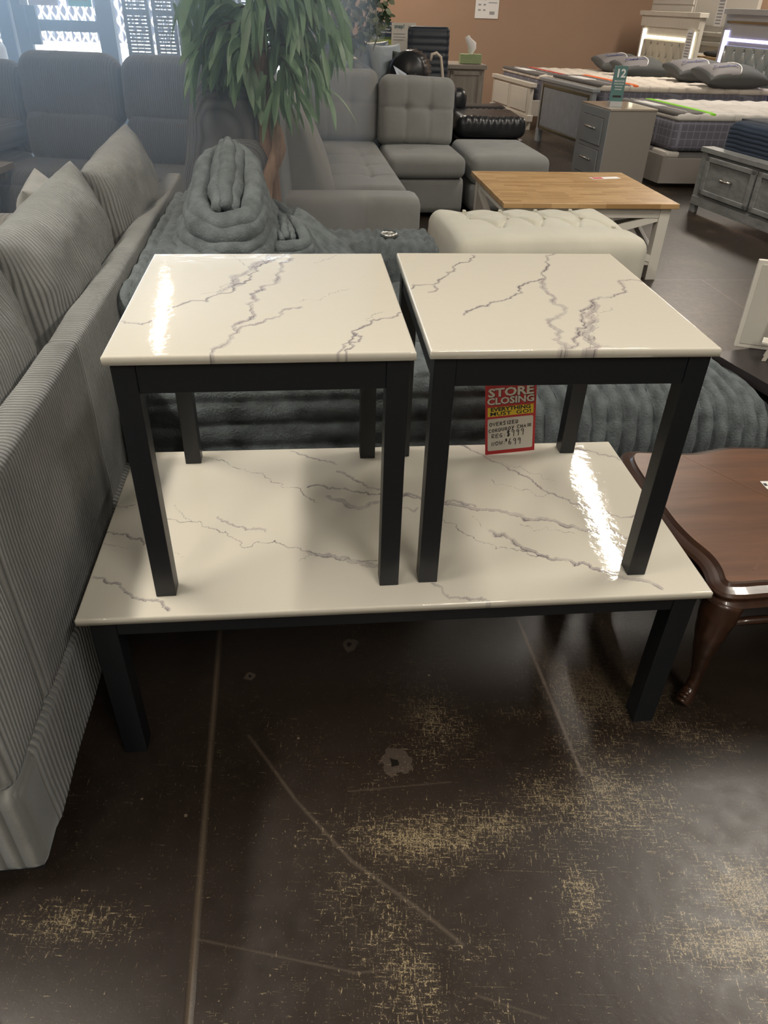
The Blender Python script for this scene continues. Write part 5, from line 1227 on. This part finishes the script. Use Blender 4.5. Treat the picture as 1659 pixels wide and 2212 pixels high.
# white leather chair and dark cabinet at far upper left
t = thing('dark_cabinet', 'dark slanted cabinet at the upper left picture edge', 'cabinet', (-4.25,8.3,0), 0)
MB().box(-.9,.0,0,.5,.86,1.16).build('case', m_silver, t, bevel=.01); MB().box(-.9,.05,.0,.5,0,.86).build('body', m_frame, t)
t = thing('pale_leather_chair', 'pale leather armchair at the upper left behind the recliner', 'armchair', (-3.72,7.7,0), 0)
m_pl = flat('pale_leather', (.45,.46,.46), .35)
soft('arm', m_pl, t, (.16,.6,.22), (-.02,0,.83), r=.07, n=(10,10,8)); soft('seat', m_pl, t, (.7,.6,.8), (-.42,.0,.40), r=.1, n=(10,10,10)); soft('backrest', m_pl, t, (.7,.2,.5), (-.42,.2,.82), r=.09, n=(10,8,10))

# ------------------------------------------------------------------ white frame and easels on the black table
t = thing('picture_frame', 'white framed board seen from behind, standing on the black table', 'frame', (1.165,2.36,.4205), -.25)
M = Matrix.Rotation(-.08,4,'X')
MB().box(0,.42,0,.016,0,.285,M).build('board', m_white, t, bevel=.003)
MB().box(.015,.405,-.003,0,.015,.27,M).build('backing', flat('frame_backing', (.50,.48,.43), .5), t)
for k, (x, lab) in enumerate(((.035,'left white plastic plate easel in front of the white frame'), (.115,'right white plastic plate easel in front of the white frame'))):
    t = thing('plate_easel', lab, 'easel', (1.165+x+.02,2.27-.01*k,.4205), -.5, 'white easels on the black table')
    for s_ in (-1,1):
        MB().prism([(-.002,0),(.010,0),(.034,.10),(.040,.19),(.032,.19),(.018,.09)], s_*.026-.002, s_*.026+.002, Matrix.Rotation(R(90),4,'X') @ Matrix.Rotation(R(20*s_),4,'Y')).build('side', flat('white_plastic', (.62,.58,.50), .3), t)
    MB().box(-.01,.05,-.026,.026,.055,.060).build('ledge', m_white, t)

# added scatter volume imitating lens glare in front of the shop window
hz = MB().box(-8.3,-.15,2.3,8.95,.02,3.2).build('lens_glare_veil', None, None)
mh = bpy.data.materials.new('lens_glare_scatter'); mh.use_nodes = True; nt_ = mh.node_tree; nt_.nodes.clear()
vo_ = nt_.nodes.new('ShaderNodeVolumeScatter'); vo_.inputs['Color'].default_value = (.62,.80,1.,1); vo_.inputs['Density'].default_value = .19; vo_.inputs['Anisotropy'].default_value = .62
ou_ = nt_.nodes.new('ShaderNodeOutputMaterial'); nt_.links.new(vo_.outputs[0], ou_.inputs['Volume'])
mh.cycles.homogeneous_volume = True; hz.data.materials.clear(); hz.data.materials.append(mh)
tag(hz, 'added pale blue volume imitating lens glare before the shop window at upper left', 'haze', None, 'stuff')

# ------------------------------------------------------------------ ceiling lamps (real fittings, above the frame)
m_tube = flat('lit_diffuser', (1,1,1), .5, emit=((1.,.87,.68), 1.0))
def lamp(x, y, ln, wid, power, lab, col=(1.,.92,.80), rz=0.):
    t = thing('ceiling_light', lab, 'ceiling light', (x,y,ZC-.09), rz, 'fluorescent ceiling fittings')
    MB().box(-wid/2-.03,wid/2+.03,-ln/2-.03,ln/2+.03,.03,.088).build('housing', m_white, t)
    ld = bpy.data.lights.new('tube', 'AREA'); ld.shape = 'RECTANGLE'; ld.size = wid; ld.size_y = ln; ld.energy = power; ld.color = col
    o = bpy.data.objects.new('tube', ld); C.objects.link(o); o.parent = t; o.location = (0,0,.02)
LAMPS = [(1.93,5.5,1.75,.06,50,'right row fluorescent fitting beyond the tables'), (-2.44,7.55,1.9,.045,60,'left row fluorescent fitting near the window', (1.,.92,.8), .2),
         (2.35,2.3,1.3,.34,78,'right row fluorescent fitting beside the camera'), (-2.0,1.0,2.4,.12,100,'left row fluorescent fitting beside the camera'),
         (1.2,-1.5,2.4,.12,75,'right row fluorescent fitting behind the camera'), (-1.6,-2.8,2.4,.12,60,'left row fluorescent fitting behind the camera'),
         (4.0,9.9,2.4,.12,110,'right row fluorescent fitting over the beds'), (-.1,11.4,1.4,.12,70,'fluorescent fitting over the desk')]
for a in LAMPS: lamp(*a)

# ------------------------------------------------------------------ daylight, camera
w = bpy.data.worlds.new('daylight'); bpy.context.scene.world = w; w.use_nodes = True
bg = w.node_tree.nodes['Background']; bg.inputs[0].default_value = (.50,.72,1.,1); bg.inputs[1].default_value = 15.0
sd = bpy.data.lights.new('sun', 'SUN'); sd.energy = 12; sd.angle = R(.6); sd.color = (1.,.95,.86)
so_ = bpy.data.objects.new('sun', sd); C.objects.link(so_); so_.rotation_euler = Vector((.25,.35,-.9)).to_track_quat('-Z','Y').to_euler()

cd = bpy.data.cameras.new('camera'); cam = bpy.data.objects.new('camera', cd); C.objects.link(cam)
cd.sensor_fit = 'VERTICAL'; cd.sensor_height = 24.; cd.lens = 24.*1569.167/2212; cd.clip_start = .05; cd.clip_end = 100
pitch, roll = .6146158, .0339529
f = Vector((0,math.cos(pitch),-math.sin(pitch))); r0 = Vector((1,0,0)); u0 = r0.cross(f)
r_ = math.cos(roll)*r0+math.sin(roll)*u0; u_ = -math.sin(roll)*r0+math.cos(roll)*u0
cam.matrix_world = Matrix(((r_.x,u_.x,-f.x,0),(r_.y,u_.y,-f.y,0),(r_.z,u_.z,-f.z,1.3498440),(0,0,0,1)))
sc = bpy.context.scene; sc.camera = cam
sc.view_settings.view_transform = 'Standard'; sc.view_settings.look = 'None'; sc.view_settings.gamma = 1; sc.view_settings.use_curve_mapping = False
sc.view_settings.exposure = .12
try:
    sc.cycles.use_denoising = True; sc.cycles.max_bounces = 6; sc.cycles.diffuse_bounces = 2; sc.cycles.glossy_bounces = 3; sc.cycles.transmission_bounces = 4
    sc.cycles.sample_clamp_indirect = 6.; sc.cycles.use_adaptive_sampling = True; sc.cycles.adaptive_threshold = .07; sc.cycles.volume_bounces = 0; sc.cycles.max_bounces = 4
except Exception: pass
